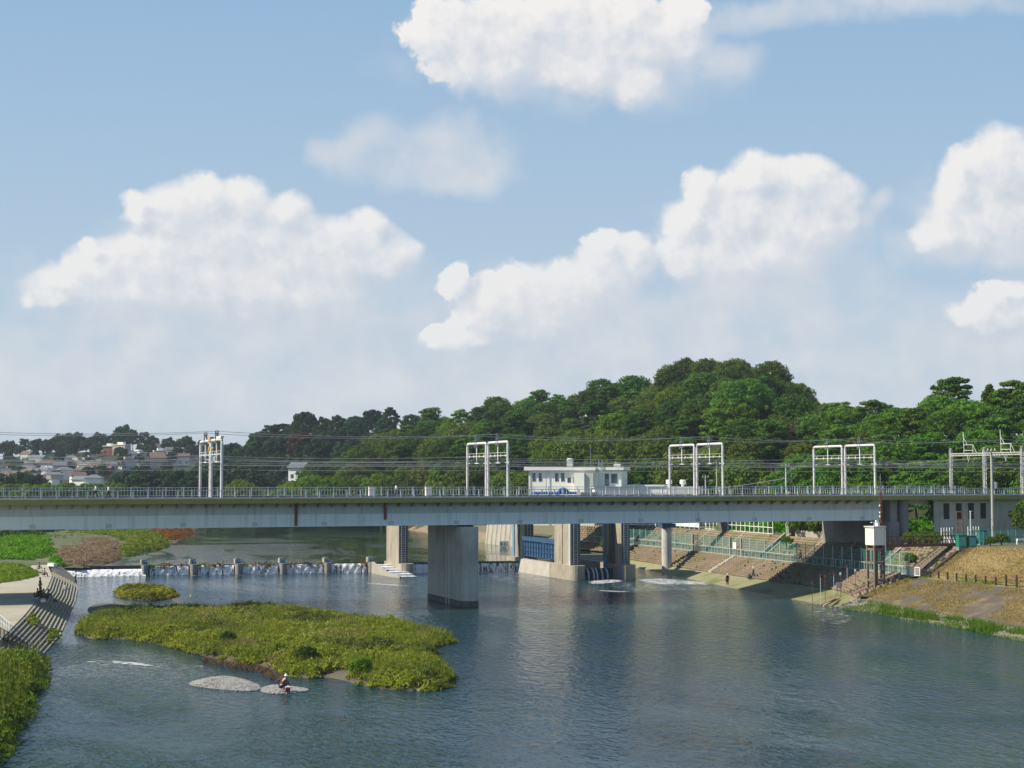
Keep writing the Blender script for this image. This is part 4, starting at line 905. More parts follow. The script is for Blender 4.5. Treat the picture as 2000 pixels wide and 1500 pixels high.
# blue pipe bridge from the gates to the bank, on a pale column
def pipe_bridge():
    p = thing('service_bridge', 'blue girder footbridge from the gate piers to the right bank', 'footbridge', W(42, 50, 0), AL)
    L_ = 27.0
    m = MB(); m.bar((0,0,8.75),(L_,5,8.75),1.6,.75); m.build('girder', BLUE_L, p)
    m = MB()
    for k in range(18): f = k/17; m.bar((L_*f,5*f-.86,8.4),(L_*f,5*f-.86,9.1),.12)
    m.build('stiffeners', BLUE, p)
    m = MB(); m.lathe([(.85,-.5),(.85,7.6)], 14.2, 3.5, 20); m.build('column', mat('pale_column', (0.55,0.54,0.50), (0.45,0.44,0.41), scale=.5, streak=.4), p)
    m = MB(); m.box(13.2,15.4,2.4,4.6,7.6,8.3); m.build('column_cap', BLUE, p)
    m = MB(); m.box(25.6,27.4,4,6.4,5.5,8.35); m.build('end_block', CONC_D, p)
    m = MB()
    for k in range(19): f = k/18; m.bar((L_*f,5*f-.75,9.1),(L_*f,5*f-.75,10.1),.05)
    m.bar((0,-.75,10.1),(L_,4.25,10.1),.05); m.build('handrail', RAILM, p)
pipe_bridge()
# ------------------------------------------------------------------ right bank fixtures
def bank_pt(t, i, off=0.0): 
    S = rb(t); Z = rbz(t); return S[i]+off, t, Z[i]
def green_fence():
    f = thing('mesh_fence', 'long green mesh fence with pale posts along the right bank terrace', 'fence', W(0,0,0), AL)
    NET, k, b = new_mat('green_net')
    tc = k.n('ShaderNodeTexCoord').outputs['Object']; g = k.noise(tc, 0.35, 3)[0]
    b.inputs['Base Color'].default_value = col(0.03,0.17,0.13); tr = k.n('ShaderNodeBsdfTransparent'); mx = k.n('ShaderNodeMixShader'); k.put(mx.inputs[0], k.mr(g, .35, .65, .28, .52))
    t_ = NET.node_tree; t_.links.new(tr.outputs[0], mx.inputs[1]); t_.links.new(b.outputs[0], mx.inputs[2]); t_.links.new(mx.outputs[0], t_.nodes['Material Output'].inputs[0])
    T = list(np.arange(-15.5, 98, 2.6)); rows = [[], []]
    for t in T:
        s, _, z = bank_pt(t, 2, .45); rows[0].append((s, t, z)); rows[1].append((s, t, z+2.9))
    o = gridmesh('net_panel', rows, NET, f)
    m = MB()
    for t in T: s, _, z = bank_pt(t, 2, .45); m.bar((s-.03,t,z),(s-.03,t,z+3.0),.08)
    m.build('tall_posts', RAILM, f)
    m = MB()
    for a, b2 in zip(T[:-1], T[1:]):
        A = bank_pt(a, 2, .1); B = bank_pt(b2, 2, .1)
        for h in (.12, 1.15): m.bar((A[0],A[1],A[2]+h),(B[0],B[1],B[2]+h),.06)
        for fz in (0, .5): m.bar((A[0]+(B[0]-A[0])*fz, a+(b2-a)*fz, A[2]),(A[0]+(B[0]-A[0])*fz, a+(b2-a)*fz, A[2]+1.2),.07)
    m.build('low_rail', mat('pale_green_paint', (0.42,0.54,0.50), (0.34,0.45,0.42)), f)
    for t in (38.5, 34.2, 54): 
        s, _, z = bank_pt(t, 2, .3); m = MB(); m.cb(s,t,z,.35,.25,2.9); m.build('gate_post', CONC_L, f)
    s, _, z = bank_pt(36.2, 2, .25); sg = thing('notice_board', 'pale notice board on the green fence above the small stairs', 'sign', W(s-.25, 36.2, z), AL)
    m = MB(); m.box(-.04,.04,-.55,.55,1.2,2.2); m.build('board', WHITE, sg); m = MB(); m.box(-.04,.04,-.5,-.42,0,1.2); m.box(-.04,.04,.42,.5,0,1.2); m.build('leg', RAILM, sg)
green_fence()
def stairs(name, label, t, i0, i1, w, n, mm, extra=0.0, side=None):
    S = rb(t); Z = rbz(t); a, b, za, zb = S[i0], S[i1], Z[i0], Z[i1]
    o = thing(name, label, 'stairs', W(a, t, za), AL); m = MB()
    for k in range(n):
        f = k/n; x0 = (b-a)*f; x1 = (b-a)*(k+1)/n
        m.box(x0, x1+.05, -w/2, w/2, (zb-za)*f-.3, (zb-za)*(k+1)/n+extra)
    m.build('step_flight', mm, o)
    if side:
        for sg in (-1, 1):
            m = MB(); y = sg*(w/2+.18); m.add([(0,y-.16,-.3),(b-a,y-.16,zb-za-.3),(b-a,y+.16,zb-za-.3),(0,y+.16,-.3),(0,y-.16,.3),(b-a,y-.16,zb-za+.35),(b-a,y+.16,zb-za+.35),(0,y+.16,.3)],[(0,3,2,1),(4,5,6,7),(0,1,5,4),(1,2,6,5),(2,3,7,6),(3,0,4,7)]); m.build('side_wall', side, o)
    return o
WORNC = mat('weathered_concrete', (0.22,0.17,0.12), (0.14,0.11,0.08), scale=1.2, fine=.3, streak=.3)
stairs('bank_stairs', 'narrow pale block stairs up the lower revetment below the notice board', 36, 1, 2, 1.1, 12, CONC_L, .14)
stairs('bank_stairs', 'brown stairs with side walls from the water up to the tower', -12.6, 1, 2, 1.1, 14, WORNC, .12, WORNC)
stairs('bank_stairs', 'brown stairs climbing the upper bank right of the tower', -13.6, 3, 4, 1.2, 12, WORNC, .12, WORNC)
def chute():
    for t, lab in ((30.2, 'concrete drainage chute down the upper revetment'),):
        o = thing('drain_chute', lab, 'drain', W(0, t, 0), AL); S = rb(t); Z = rbz(t)
        m = MB()
        for y in (-1.0, .75):
            m.add([(S[3],y,Z[3]-.2),(S[4],y,Z[4]-.2),(S[4],y+.3,Z[4]-.2),(S[3],y+.3,Z[3]-.2),(S[3],y,Z[3]+.35),(S[4],y,Z[4]+.45),(S[4],y+.3,Z[4]+.45),(S[3],y+.3,Z[3]+.35)],[(0,3,2,1),(4,5,6,7),(0,1,5,4),(1,2,6,5),(2,3,7,6),(3,0,4,7)])
        m.build('side_wall', CONC_L, o)
    for t, lab in ((8.0,'raised rib on the upper revetment under the bridge'),(17.5,'raised rib on the upper revetment left of the bridge shade'),(-4.0,'raised rib on the upper revetment near the tower'),(46,'raised rib on the upper revetment right of the pale column'),(60,'raised rib on the upper revetment behind the pale column')):
        o = thing('revetment_rib', lab, 'rib', W(0, t, 0), AL, 'concrete ribs on the upper revetment'); S = rb(t); Z = rbz(t); m = MB()
        m.add([(S[3],-.15,Z[3]-.2),(S[4],-.15,Z[4]-.2),(S[4],.15,Z[4]-.2),(S[3],.15,Z[3]-.2),(S[3],-.15,Z[3]+.2),(S[4],-.15,Z[4]+.2),(S[4],.15,Z[4]+.2),(S[3],.15,Z[3]+.2)],[(0,3,2,1),(4,5,6,7),(0,1,5,4),(1,2,6,5),(2,3,7,6),(3,0,4,7)]); m.build('rib_body', CONC_L, o)
chute()
def grid_fence(t0, t1, label, n, rowsn=2):
    f = thing('grid_fence', label, 'fence', W(0,0,0), AL); m = MB(); T = np.linspace(t0, t1, n+1)
    P = [bank_pt(t, 4, .4) for t in T]
    for p in P: m.bar((p[0],p[1],p[2]),(p[0],p[1],p[2]+2.2),.12)
    m.build('posts', WHITE, f); m = MB()
    for a, b in zip(P[:-1], P[1:]):
        for h in ((.1,1.1,2.15) if rowsn == 2 else (.1,2.15)): m.bar((a[0],a[1],a[2]+h),(b[0],b[1],b[2]+h),.09)
    m.build('rails', WHITE, f)
    m = MB()
    for a, b in zip(P[:-1], P[1:]): m.bar((a[0]+.1,a[1],a[2]-.1),(b[0]+.1,b[1],b[2]-.1),.4,.4)
    m.build('kerb', CONC_L, f)
grid_fence(36.5, 54, 'white two-row grid fence at the top of the upper revetment', 10)
grid_fence(57, 82, 'white railing at the top of the bank behind the pale column', 16, 1)
# wall of the intake basin upstream
def intake():
    w = thing('retaining_wall', 'pale retaining wall of the intake basin above the water', 'wall', W(0,0,0), AL)
    m = MB(); m.sect([(53.1,1.0),(53.8,7.2),(54.6,7.2),(54.6,1.0)], 112, 138, 'y'); m.build('wall_body', CONC_L, w)
    m = MB()
    for k in range(9): m.bar((52.95,114+k*2.8,1.2),(53.6,114+k*2.8,7.2),.08)
    m.build('buttress', CONC, w)
    f = thing('basin_fence', 'red and white barrier fence on top of the basin wall', 'fence', W(54.2,112,7.2), AL); m = MB()
    for k in range(14): m.bar((0,k*2,0),(0,k*2,1.1),.09)
    m.bar((0,0,1.1),(0,26,1.1),.1); m.bar((0,0,.5),(0,26,.5),.08); m.build('rail_frame', WHITE, f); m = MB(); m.box(-.1,.1,0,1.0,0.2,1.2); m.build('red_panel', mat('red_paint',(0.4,.03,.04)), f)
    # small boat
    b = thing('boat', 'small pale blue boat moored by the intake basin wall', 'boat', W(51.5, 122, 1.6), AL+R(75)); m = MB()
    prof = [(-2.2,.75,.55),(-1.2,.85,.5),(0,.85,.5),(1.2,.6,.6),(2.2,.05,.85)]; V = []
    for x, wd, h in prof: V += [(x,-wd,h),(x,-wd*.7,-.1),(x,wd*.7,-.1),(x,wd,h)]
    F = [(i*4+j,i*4+j+1,(i+1)*4+j+1,(i+1)*4+j) for i in range(4) for j in range(3)]+[(0,3,2,1),(16,17,18,19)]; m.add(V, F); m.build('hull', mat('boat_paint',(.55,.62,.68),(.4,.5,.6)), b)
    m = MB(); m.cb(-.9,0,.35,.4,1.4,.08); m.cb(.3,0,.35,.4,1.3,.08); m.build('bench', WHITE, b); m = MB(); m.cb(-2.25,0,.2,.3,.35,.7); m.build('outboard_motor', BLACK, b)
    o = thing('marker_board', 'white board with black marks floating beside the boat', 'sign', W(50.3, 118, 1.6), AL); m = MB(); m.box(-1,1,-.05,.05,.1,1.35); m.build('board', WHITE, o)
    m = MB()
    for x in (-.7,-.55,.05): m.box(x,x+.1,-.08,-.054,.4,1.05)
    m.bar((.5,-.066,.4),(.15,-.066,.75),.1,.02); m.bar((.15,-.066,.7),(.5,-.066,1.05),.1,.02); m.build('mark', BLACK, o)
    # intake yard panels seen through the gates
    p = thing('yard_fence', 'white and pale green screen fence of the intake yard', 'fence', W(0,0,0), AL); m = MB()
    for k in range(24): t = 64+k*2.0; s, _, z = bank_pt(t, 4, -.6); m.box(s-.05,s+.05,t+.08,t+1.92,z+.3,z+2.9)
    m.build('panels', mat('pale_green_panel',(.50,.62,.58),(.62,.68,.66),scale=.25), p); m = MB()
    for k in range(25): t = 64+k*2.0; s, _, z = bank_pt(t, 4, -.7); m.bar((s,t,z),(s,t,z+3),.12)
    m.build('posts', WHITE, p)
intake()
# ------------------------------------------------------------------ water level tower
def tower():
    t = thing('gauge_tower', 'white water gauge box on open concrete legs by the right bank stairs', 'tower', W(51.6, -15.6, 0), AL)
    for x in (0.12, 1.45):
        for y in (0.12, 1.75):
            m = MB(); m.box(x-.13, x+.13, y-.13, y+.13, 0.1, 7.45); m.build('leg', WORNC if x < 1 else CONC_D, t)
    m = MB()
    for z in (2.9, 5.1, 6.8):
        h = .28 if z < 7 else .65
        m.box(.26,1.32,.02,.22,z,z+h); m.box(.26,1.32,1.64,1.86,z,z+h); m.box(.02,.22,.26,1.61,z,z+h); m.box(1.35,1.56,.26,1.61,z,z+h)
    m.build('tie_beam', WORNC, t)
    m = MB(); m.box(-.08,1.62,-.08,1.9,7.47,9.72); m.build('cabin', mat('tower_white', (.74,.70,.62), (.66,.62,.55), scale=.8, streak=.35, stain=(.45,.40,.33)), t)
    m = MB(); m.box(-.2,1.74,-.2,2.02,9.72,9.88); m.build('roof_slab', mat('roof_slab',(.55,.56,.50),(.45,.46,.42)), t)
    m = MB(); m.cb(.3,.4,9.88,.12,.12,.5); m.cb(.3,.4,10.32,.9,.25,.09); m.cb(1.3,1.3,9.88,.35,.3,.7); m.cb(1.0,.6,9.88,.3,.3,.45); m.build('roof_gear', WHITE, t)
    m = MB(); m.box(1.5,1.62,-.2,-.125,6.6,9.6); m.build('gauge_pipe', WHITE, t)
    # rusty catwalk and mast
    c = thing('catwalk', 'rusty footbridge from the gauge tower to the bank', 'footbridge', W(53.3, -15.0, 7.15), AL); m = MB(); Lw = 12.2
    m.box(0,Lw,0,.1,0,.35); m.box(0,Lw,1.0,1.1,0,.35); m.box(0,Lw,.1,1.0,.2,.26); m.build('walkway', RUST, c); m = MB()
    for y in (0.05,1.05):
        m.bar((0,y,1.35),(Lw,y,1.35),.07); m.bar((0,y,.85),(Lw,y,.85),.04)
        for k in range(15): m.bar((k*Lw/14,y,.3),(k*Lw/14,y,1.35),.06)
    m.build('railing', RUST, c)
    m = thing('antenna_mast', 'thin rusty mast behind the gauge tower', 'mast', W(53.6, -14.2, 7.4), AL); q = MB(); lattice(q, 0,0,-4.5,6.8,.12); q.build('mast_lattice', RUST, m); q = MB(); q.tube([(0,0,6.8),(0,0,9.2)],.03,6); q.build('rod', DSTEEL, m); q = MB()
    for z in (3.6,4.1,5.0): q.cb(-.1,0,z,.2,.2,.2)
    q.build('insulator', WHITE, m)
    a = thing('steel_gate', 'tall thin steel gate frame at the bank end of the rusty footbridge', 'gate', W(65.4, -15.2, 7.1), AL); q = MB()
    for y in (0,1.2): q.bar((0,y,0),(0,y,4.6),.1)
    for z in (1.2,2.4,4.5): q.bar((0,0,z),(0,1.2,z),.06)
    q.build('gate_frame', RUST, a)
tower()
def poles_and_posts():
    # white railing then the brown rope fence
    r = thing('white_railing', 'short white railing at the head of the lower stairs', 'railing', W(0,0,0), AL); m = MB()
    T = np.linspace(-12.4, -18.2, 6); P = [bank_pt(t, 2, .5) for t in T]
    for p in P: m.bar(p, (p[0],p[1],p[2]+1.15), .1)
    for a, b in zip(P[:-1], P[1:]):
        for h in (.12,1.15): m.bar((a[0],a[1],a[2]+h),(b[0],b[1],b[2]+h),.07)
        for k in range(1,6): f=k/6; m.bar((a[0]+(b[0]-a[0])*f,a[1]+(b[1]-a[1])*f,a[2]+.12),(a[0]+(b[0]-a[0])*f,a[1]+(b[1]-a[1])*f,a[2]+1.15),.03)
    m.build('rail_frame', WHITE, r)
    POSTM = mat('post_brown', (0.07,0.045,0.03), (0.04,0.03,0.02), scale=3)
    for j, (i, off, t0, n, lab) in enumerate(((2,.5,-18.6,24,'near rope fence of short brown posts along the river side of the path'),(3,.2,-34,20,'far rope fence of short brown posts at the foot of the dry grass levee'))):
        f = thing('rope_fence', lab, 'fence', W(0,0,0), AL, None); pts = []
        for k in range(n):
            t = t0-k*2.1; p = bank_pt(t, i, off); pts.append((p[0], p[1], p[2]+.8)); m = MB(); m.bar((p[0],p[1],p[2]-.2),(p[0],p[1],p[2]+.95),.17); m.build('post', POSTM, f)
        m = MB()
        for h in (0,-.35):
            m.tube([(p[0],p[1],p[2]+h) for p in pts], .025, 5)
        m.build('rope', WOODP, f)
    # river gauge rods near the slipway
    for k, (u, v, h, lab) in enumerate(((1587,1184,3.2,'thin gauge rod standing lowest by the water'),(1603,1182,4.0,'taller of two thin gauge rods in the water by the bank'),(1612,1176,3.6,'thin gauge rod behind the tall one'),(1629,1174,3.8,'pale thin rod on the apron'),(1642,1160,3.0,'short rod with a square cap on the lower slope'),(1655,1150,3.4,'thin rod half way up the lower slope'),(1671,1156,3.2,'brown pole with a white cap beside the stairs'))):
        x, y = AT(u, v, .2 if k < 4 else 1.2); g = thing('gauge_rod', lab, 'pole', (x, y, -.3 if k < 4 else .6), 0, 'gauge rods on the bank'); m = MB(); m.tube([(0,0,0),(0,0,h)], .032, 6); m.build('rod', RUST if k % 2 == 0 else RAILM, g); m = MB(); m.cb(0,0,h,.16,.16,.35); m.build('cap', WHITE if k in (4,6) else RUST, g)
    x, y = AT(1639, 1152, 1.4); g = thing('warning_sign', 'small pale sign plate on two legs beside the lower stairs', 'sign', (x, y, 1.0), AL); m = MB(); m.cb(0,0,.75,.9,.05,.6); m.build('board', RAILM, g); m = MB(); m.cb(-.3,0,0,.06,.05,.75); m.cb(.3,0,0,.06,.05,.75); m.build('leg', RUST, g)
    # loose timbers at the slipway foot
    for k, (a, b) in enumerate((((1603,1183),(1632,1170)),((1608,1184),(1638,1168)))):
        A = AT(*a, .15); B = AT(*b, .8); m = MB(); m.bar((A[0],A[1],.15),(B[0],B[1],.8),.22); tag(m.build('timber', [mat('red_timber',(.30,.10,.09),(.2,.08,.07)), CONC_L][k]), ['red painted timber lying at the foot of the stairs','pale timber lying at the foot of the stairs'][k], 'timber')
    a = bank_pt(-14.6, 1); b = bank_pt(-15.4, 2, -.8); m = MB(); m.tube([W(a[0],a[1],a[2]+.2), W(b[0],b[1],b[2]+.2)], .12, 8); tag(m.build('rusty_pipe', mat('red_rust',(.22,.08,.06),(.15,.07,.05))), 'reddish pipe lying down the slope right of the stairs', 'pipe')
    # utility poles
    def pole(s, t, z, h, r, label, mm, gear=True, trans=True):
        p = thing('utility_pole', label, 'pole', W(s, t, z), AL, 'utility poles'); m = MB(); m.tube([(0,0,0),(0,0,h)], r, 10, r*.7); m.build('shaft', mm, p)
        if gear:
            m = MB(); m.bar((-.2,-.1,h-1.0),(1.6,-.1,h-1.0),.09); m.bar((-.8,0,h-.25),(.8,0,h-.25),.09)
            for x in (-.6,.0,.6,1.0,1.4): m.lathe([(.05,h-.95 if x > .8 else h-.2),(.09,h-.8 if x > .8 else h-.05),(.03,h-.65 if x > .8 else h+.1)], x, 0, 8)
            m.build('crossarm', GALV, p)
            m = MB(); m.bar((0,0,h-2.5),(1.7,0,h-2.5),.08); m.tube([(0,0,h-3.2),(.9,0,h-2.5)],.03,6); m.build('lower_arm', GALV, p)
        if trans:
            m = MB(); m.lathe([(.05,h-5.6),(.32,h-5.55),(.32,h-4.7),(.1,h-4.6)], .5, 0, 12); m.build('transformer', GALV, p)
        return p
    PC = mat('pole_concrete', (.45,.42,.38), (.36,.34,.31), scale=1, streak=.3)
    pole(79.6, -3.0, 6.5, 13.6, .22, 'tall concrete utility pole in front of the right end of the bridge', PC)
    pole(72.8, 42, 7, 11.4, .16, 'pale utility pole with two crossarms between the two right-hand pipe gantries', GALV)
    pole(80, 80, 7, 12.0, .17, 'utility pole with a red and white transformer right of the pump house', PC)
    pole(76.5, 78, 7, 9.4, .15, 'shorter pale utility pole beside the one with the transformer', GALV, True, False)
    pole(63.6, 200, 5, 15.6, .16, 'bare wooden utility pole among the trees, nearest the centre gantry', WOODP, False, False)
    pole(62.6, 230, 5, 16.0, .16, 'bare wooden utility pole among the trees, second from the centre gantry', WOODP, False, False)
    pole(71.2, 300, 5, 16.0, .13, 'bare wooden utility pole among the trees, farthest from the centre gantry', WOODP, False, False)
    lp = thing('lamp_post', 'thin grey lamp post by the green cabinets', 'lamp post', W(70.2, -10.5, 6.9), AL); m = MB(); m.tube([(0,0,0),(0,0,4.6)], .08, 8); m.build('shaft', GALV, lp); m = MB(); m.cb(.1,0,4.6,.35,.2,.1); m.build('lamp_head', GALV, lp)
    wire([W(70.2,-10.5,11.3), W(79.6,-3,10.2)], .2, 'thin cable from the lamp post to the tall concrete pole', .02)
    wire([W(72.8,42,16.0), W(56,80,13.0)], .8, 'slack cable from the pale utility pole down to the pump house yard', .04)
    wire([W(72.8,42,18.0), W(79.6,-3,19.0), W(95,-30,19)], .4, 'cable between the pale pole and the tall concrete pole', .025)
    for s, t, h, lab in ((63.6,-17.3,1.55,'green cabinet at the top of the levee, left one of a pair'),(64.9,-17.6,1.45,'green cabinet at the top of the levee, right one of a pair'),(73.2,-9.0,1.8,'green cabinet on a plinth behind the lamp post')):
        c = thing('cabinet', lab, 'cabinet', W(s, t, 7.0), AL-R(12), 'green electrical cabinets'); m = MB(); m.cb(0,0,.1,1.05,.9,h); m.build('cabinet_body', GREENP, c); m = MB(); m.cb(0,0,h+.1,1.15,1.0,.08); m.build('lid', GREENP, c); m = MB(); m.box(-.45,.45,-.475,-.455,.3,h-.1); m.build('door', TEALP, c); m = MB(); m.cb(0,0,-.3,1.1,.95,.4); m.build('plinth', CONC, c)
    for s, t, ln, lab in ((66.5,-11.5,5.0,'green wire mesh fence with barbed top beside the cabinet pair'),(76.0,-6.0,6.5,'green wire mesh fence with barbed top behind the single cabinet'),(70.5,-2.2,9.0,'dark green fence in front of the abutment')):
        f = thing('wire_fence', lab, 'fence', W(s, t, 6.9), AL, 'green fences by the cabinets'); m = MB(); n = int(ln/1.3)
        for k in range(n+1): m.bar((k*ln/n,0,0),(k*ln/n,0,2.0),.07); m.bar((k*ln/n,0,2.0),(k*ln/n-.3,-.3,2.5),.06)
        m.build('post', TEALP, f); m = MB()
        for z in (.1,1.0,1.95): m.bar((0,0,z),(ln,0,z),.05)
        x = 0
        while x < ln: m.bar((x,0,.1),(x,0,1.95),.018); x += .22
        m.build('mesh_panel', TEALP, f)
    for s, t, lab in ((67.6,-7.6,'white steel rack with five prongs left of the lamp post'),(74.2,-4.6,'white steel rack with five prongs right of the lamp post')):
        g = thing('pipe_rack', lab, 'rack', W(s, t, 7.0), AL, 'white pipe racks'); m = MB()
        for k in range(5): m.bar((k*.45,0,0),(k*.45,0,2.3),.09); m.bar((k*.45,0,1.2),(k*.45-.4,-1.2,.0),.06)
        m.bar((0,0,1.8),(1.8,0,1.8),.09); m.build('rack_frame', WHITE, g)
    w = thing('guard_rail', 'white roadside guard rail at the right edge behind the levee', 'guard rail', W(79,-9,6.9), AL); m = MB(); m.box(0,14,-.05,.05,.55,.8)
    for k in range(8): m.box(k*2,k*2+.14,.05,.2,0,.8)
    m.build('rail_beam', WHITE, w)
    c = thing('parked_car', 'dark car parked in the shade between the columns under the bridge', 'car', W(70.6, 6.5, 6.95), AL); m = MB()
    m.sect([(-2.1,.3),(-2.1,.8),(-1.3,.95),(-.7,1.45),(.9,1.45),(1.6,.95),(2.1,.85),(2.15,.3)], -.85,.85,'y'); m.build('body', mat('car_paint',(.03,.035,.04),rough=.25,spec=.6), c)
    for x in (-1.35,1.35):
        for y in (-.8,.8): m = MB(); m.tube([(x,y-.1,.32),(x,y+.1,.32)],.32,14); m.build('wheel', BLACK, c)
    m = MB(); m.sect([(-1.15,.97),(-.66,1.38),(.85,1.38),(1.4,.97)], -.87,.87,'y'); m.build('window', GLASSD, c)
    # wall and hedge box at the top of the bank
    b = thing('planter_wall', 'low pale concrete wall at the top of the bank right of the grid fence', 'wall', W(66.4, 26, 6.75), AL); m = MB(); m.box(0,.5,-6.0,2.5,0,1.1); m.build('wall_body', CONC_L, b)
    b = thing('culvert_block', 'dark concrete post block at the head of the drainage chute', 'block', W(65.9, 29.6, 6.6), AL); m = MB(); m.box(0,1.2,0,.9,0,2.5); m.lathe([(.45,2.5),(.45,2.7),(.2,2.85)],.6,.45,12); m.build('block_body', CONC, b)
poles_and_posts()
# ------------------------------------------------------------------ pump house and yard
def building():
    b = thing('pump_house', 'cream flat-roofed two-storey pump house behind the bridge', 'building', W(47.0, 95, 6.9), AL+R(-33)); b.scale = (.92, .95, 1)
    Wd, Dp, H = 14.0, 9.5, 12.0
    m = MB(); m.box(0,Wd,0,Dp,0,10.6); m.box(Wd,Wd+5.5,1.2,Dp,0,10.55); m.build('wall', CREAM, b)
    m = MB(); m.box(-.9,Wd+.35,-.6,Dp+.4,10.62,11.3); m.box(Wd+.35,Wd+6.1,.5,Dp+.4,10.66,11.27); rf = m.build('roof', WHITE, b)
    m = MB(); m.cb(8.3,3,11.3,1.2,1.2,1.4); m.lathe([(.8,12.7),(.5,13.0)],8.3,3,12); m.build('roof_vent', mat('vent_grey',(.5,.52,.5),(.4,.42,.4)), rf)
    m = MB(); m.cb(Wd+4.4,3,11.27,1.4,.9,.6); m.lathe([(.3,11.9),(.3,12.2)],Wd+4.2,3,10); m.build('roof_unit', GALV, rf)
    m = MB(); m.tube([(Wd-1.5,4,11.3),(Wd-1.5,4,15.3)],.05,6); m.build('antenna', DSTEEL, rf)
    for x, w in ((.75,.75),(2.1,.75),(5.6,.8),(6.9,.8)):
        f = MB().box(x,x+w,-.06,0,8.5,10.1).build('window', RAILM, b); MB().box(x+.07,x+w-.07,-.09,-.06,8.58,9.6).build('pane', GLASSD, f); MB().box(x+.07,x+w-.07,-.09,-.06,9.68,10.03).build('pane', GLASSD, f)
    f = MB().box(8.3,9.0,-.06,0,8.3,9.2).build('window', BLACK, b); MB().box(8.36,8.94,-.09,-.06,8.36,9.14).build('pane', GLASSD, f)
    MB().box(9.4,9.7,-.06,0,8.2,9.2).build('vent_slot', CONC, b)
    MB().box(9.95,12.1,-1.3,-.002,5.2,10.15).build('projecting_bay', CREAM, b); MB().box(12.13,Wd-.05,-.9,-.002,5.2,10.1).build('projecting_bay', mat('bay_wall',(.50,.50,.44),(.45,.45,.39),scale=.4,streak=.25,stain=(.35,.34,.3)), b)
    MB().box(3.7,3.78,-.03,0,3,10.5).build('wall_joint', CONC_L, b)
    f = MB().box(Wd+2.0,Wd+2.95,1.12,1.2,7.6,10.0).build('door', DSTEEL, b); MB().box(Wd+2.1,Wd+2.85,1.08,1.12,8.9,9.9).build('pane', GLASSD, f)
    f = MB().box(Wd+3.3,Wd+4.7,1.12,1.2,8.1,10.0).build('window', RAILM, b); MB().box(Wd+3.38,Wd+4.62,1.08,1.12,8.2,9.9).build('pane', GLASSD, f)
    m = MB()
    for x in (Wd+.9,Wd+1.6): m.bar((x,.3,5),(x,.3,12.6),.1)
    for k in range(20): m.bar((Wd+.9,.3,5.2+k*.36),(Wd+1.6,.3,5.2+k*.36),.06)
    m.bar((Wd+1.8,.9,7.6),(Wd+3.4,.3,6.4),.15); m.build('roof_ladder', RAILM, b)
    MB().tube([(.25,-.12,0),(.25,-.12,10.5)],.07,6).build('rain_pipe', RAILM, b); MB().tube([(4.4,-.12,0),(4.4,-.12,10.5)],.07,6).build('rain_pipe', RAILM, b)
    MB().cb(6.6,-.2,4.0,.08,.08,1.6).cb(1.9,-.1,5.5,.25,.2,.5).cb(4.6,-.1,5.5,.25,.2,.5).cb(7.6,-.1,4.3,.2,.2,.5).build('wall_lamp', WOODP, b)
    # annex with tanks
    a = thing('annex', 'low white annex with two round vents right of the pump house', 'building', W(64.6, 90, 6.9), AL+R(-33)); m = MB(); m.box(0,15,0,6,0,7.5); m.build('wall', WHITE, a); MB().box(-.2,8.2,-.2,6.1,7.52,7.8).build('roof_slab', WHITE, a)
    MB().box(8.6,15.1,-.15,-.02,1,7.4).build('shutter', mat('grey_shutter',(.55,.57,.56),(.5,.52,.5)), a)
    for x in (8.9, 11.6): m = MB(); m.lathe([(.3,7.5),(.3,7.9),(.6,8.0),(.6,8.7),(.45,8.8)],x,2,14); m.build('vent_drum', WHITE, a)
    m = MB(); m.lathe([(.05,7.8),(.05,8.2),(.4,8.6),(.3,8.7)],.3,1,10); m.build('dish', RAILM, a)
    c = thing('green_walkway', 'pale green low roofed walkway between pump house and annex', 'walkway', W(56, 84, 6.9), AL); m = MB(); m.box(0,9.6,0,2,7.25,7.5); m.build('roof', mat('mint_paint',(.42,.62,.53),(.36,.55,.47)), c); m = MB(); m.box(.2,9.4,.2,1.9,3,7.24); m.build('wall', WHITE, c)
    d = thing('blue_valve_pipes', 'bright blue arched pipes in front of the pump house', 'pipes', W(44.0, 86, 11.6), AL); BB = mat('bright_blue',(.03,.17,.50),(.025,.12,.38),rough=.4)
    m = MB(); m.tube([(0,0,1.6),(10,0,1.6)],.28,8); m.tube([(5.3,-.2,.9)]+[(6.4-1.1*math.cos(x),-.2,1.3+1.0*math.sin(x)) for x in np.linspace(0.1,3.0,10)],.35,8); m.build('pipe', BB, d); m = MB(); m.box(-.2,11,-.5,.6,-3,1.2); m.build('plinth', WHITE, d)
    e = thing('switch_box', 'brown louvred switch box on the deck of the gates below the pump house', 'cabinet', W(51.6, 80, 10.2), AL); m = MB(); m.box(0,3.4,0,1.5,0,3.2); m.build('cabinet_body', mat('tan_paint',(.42,.38,.31),(.36,.32,.26)), e); m = MB()
    for k in range(7): m.box(1.2+k*.3,1.35+k*.3,-.03,0,.6,2.6)
    m.build('louvre', BLACK, e)
building()
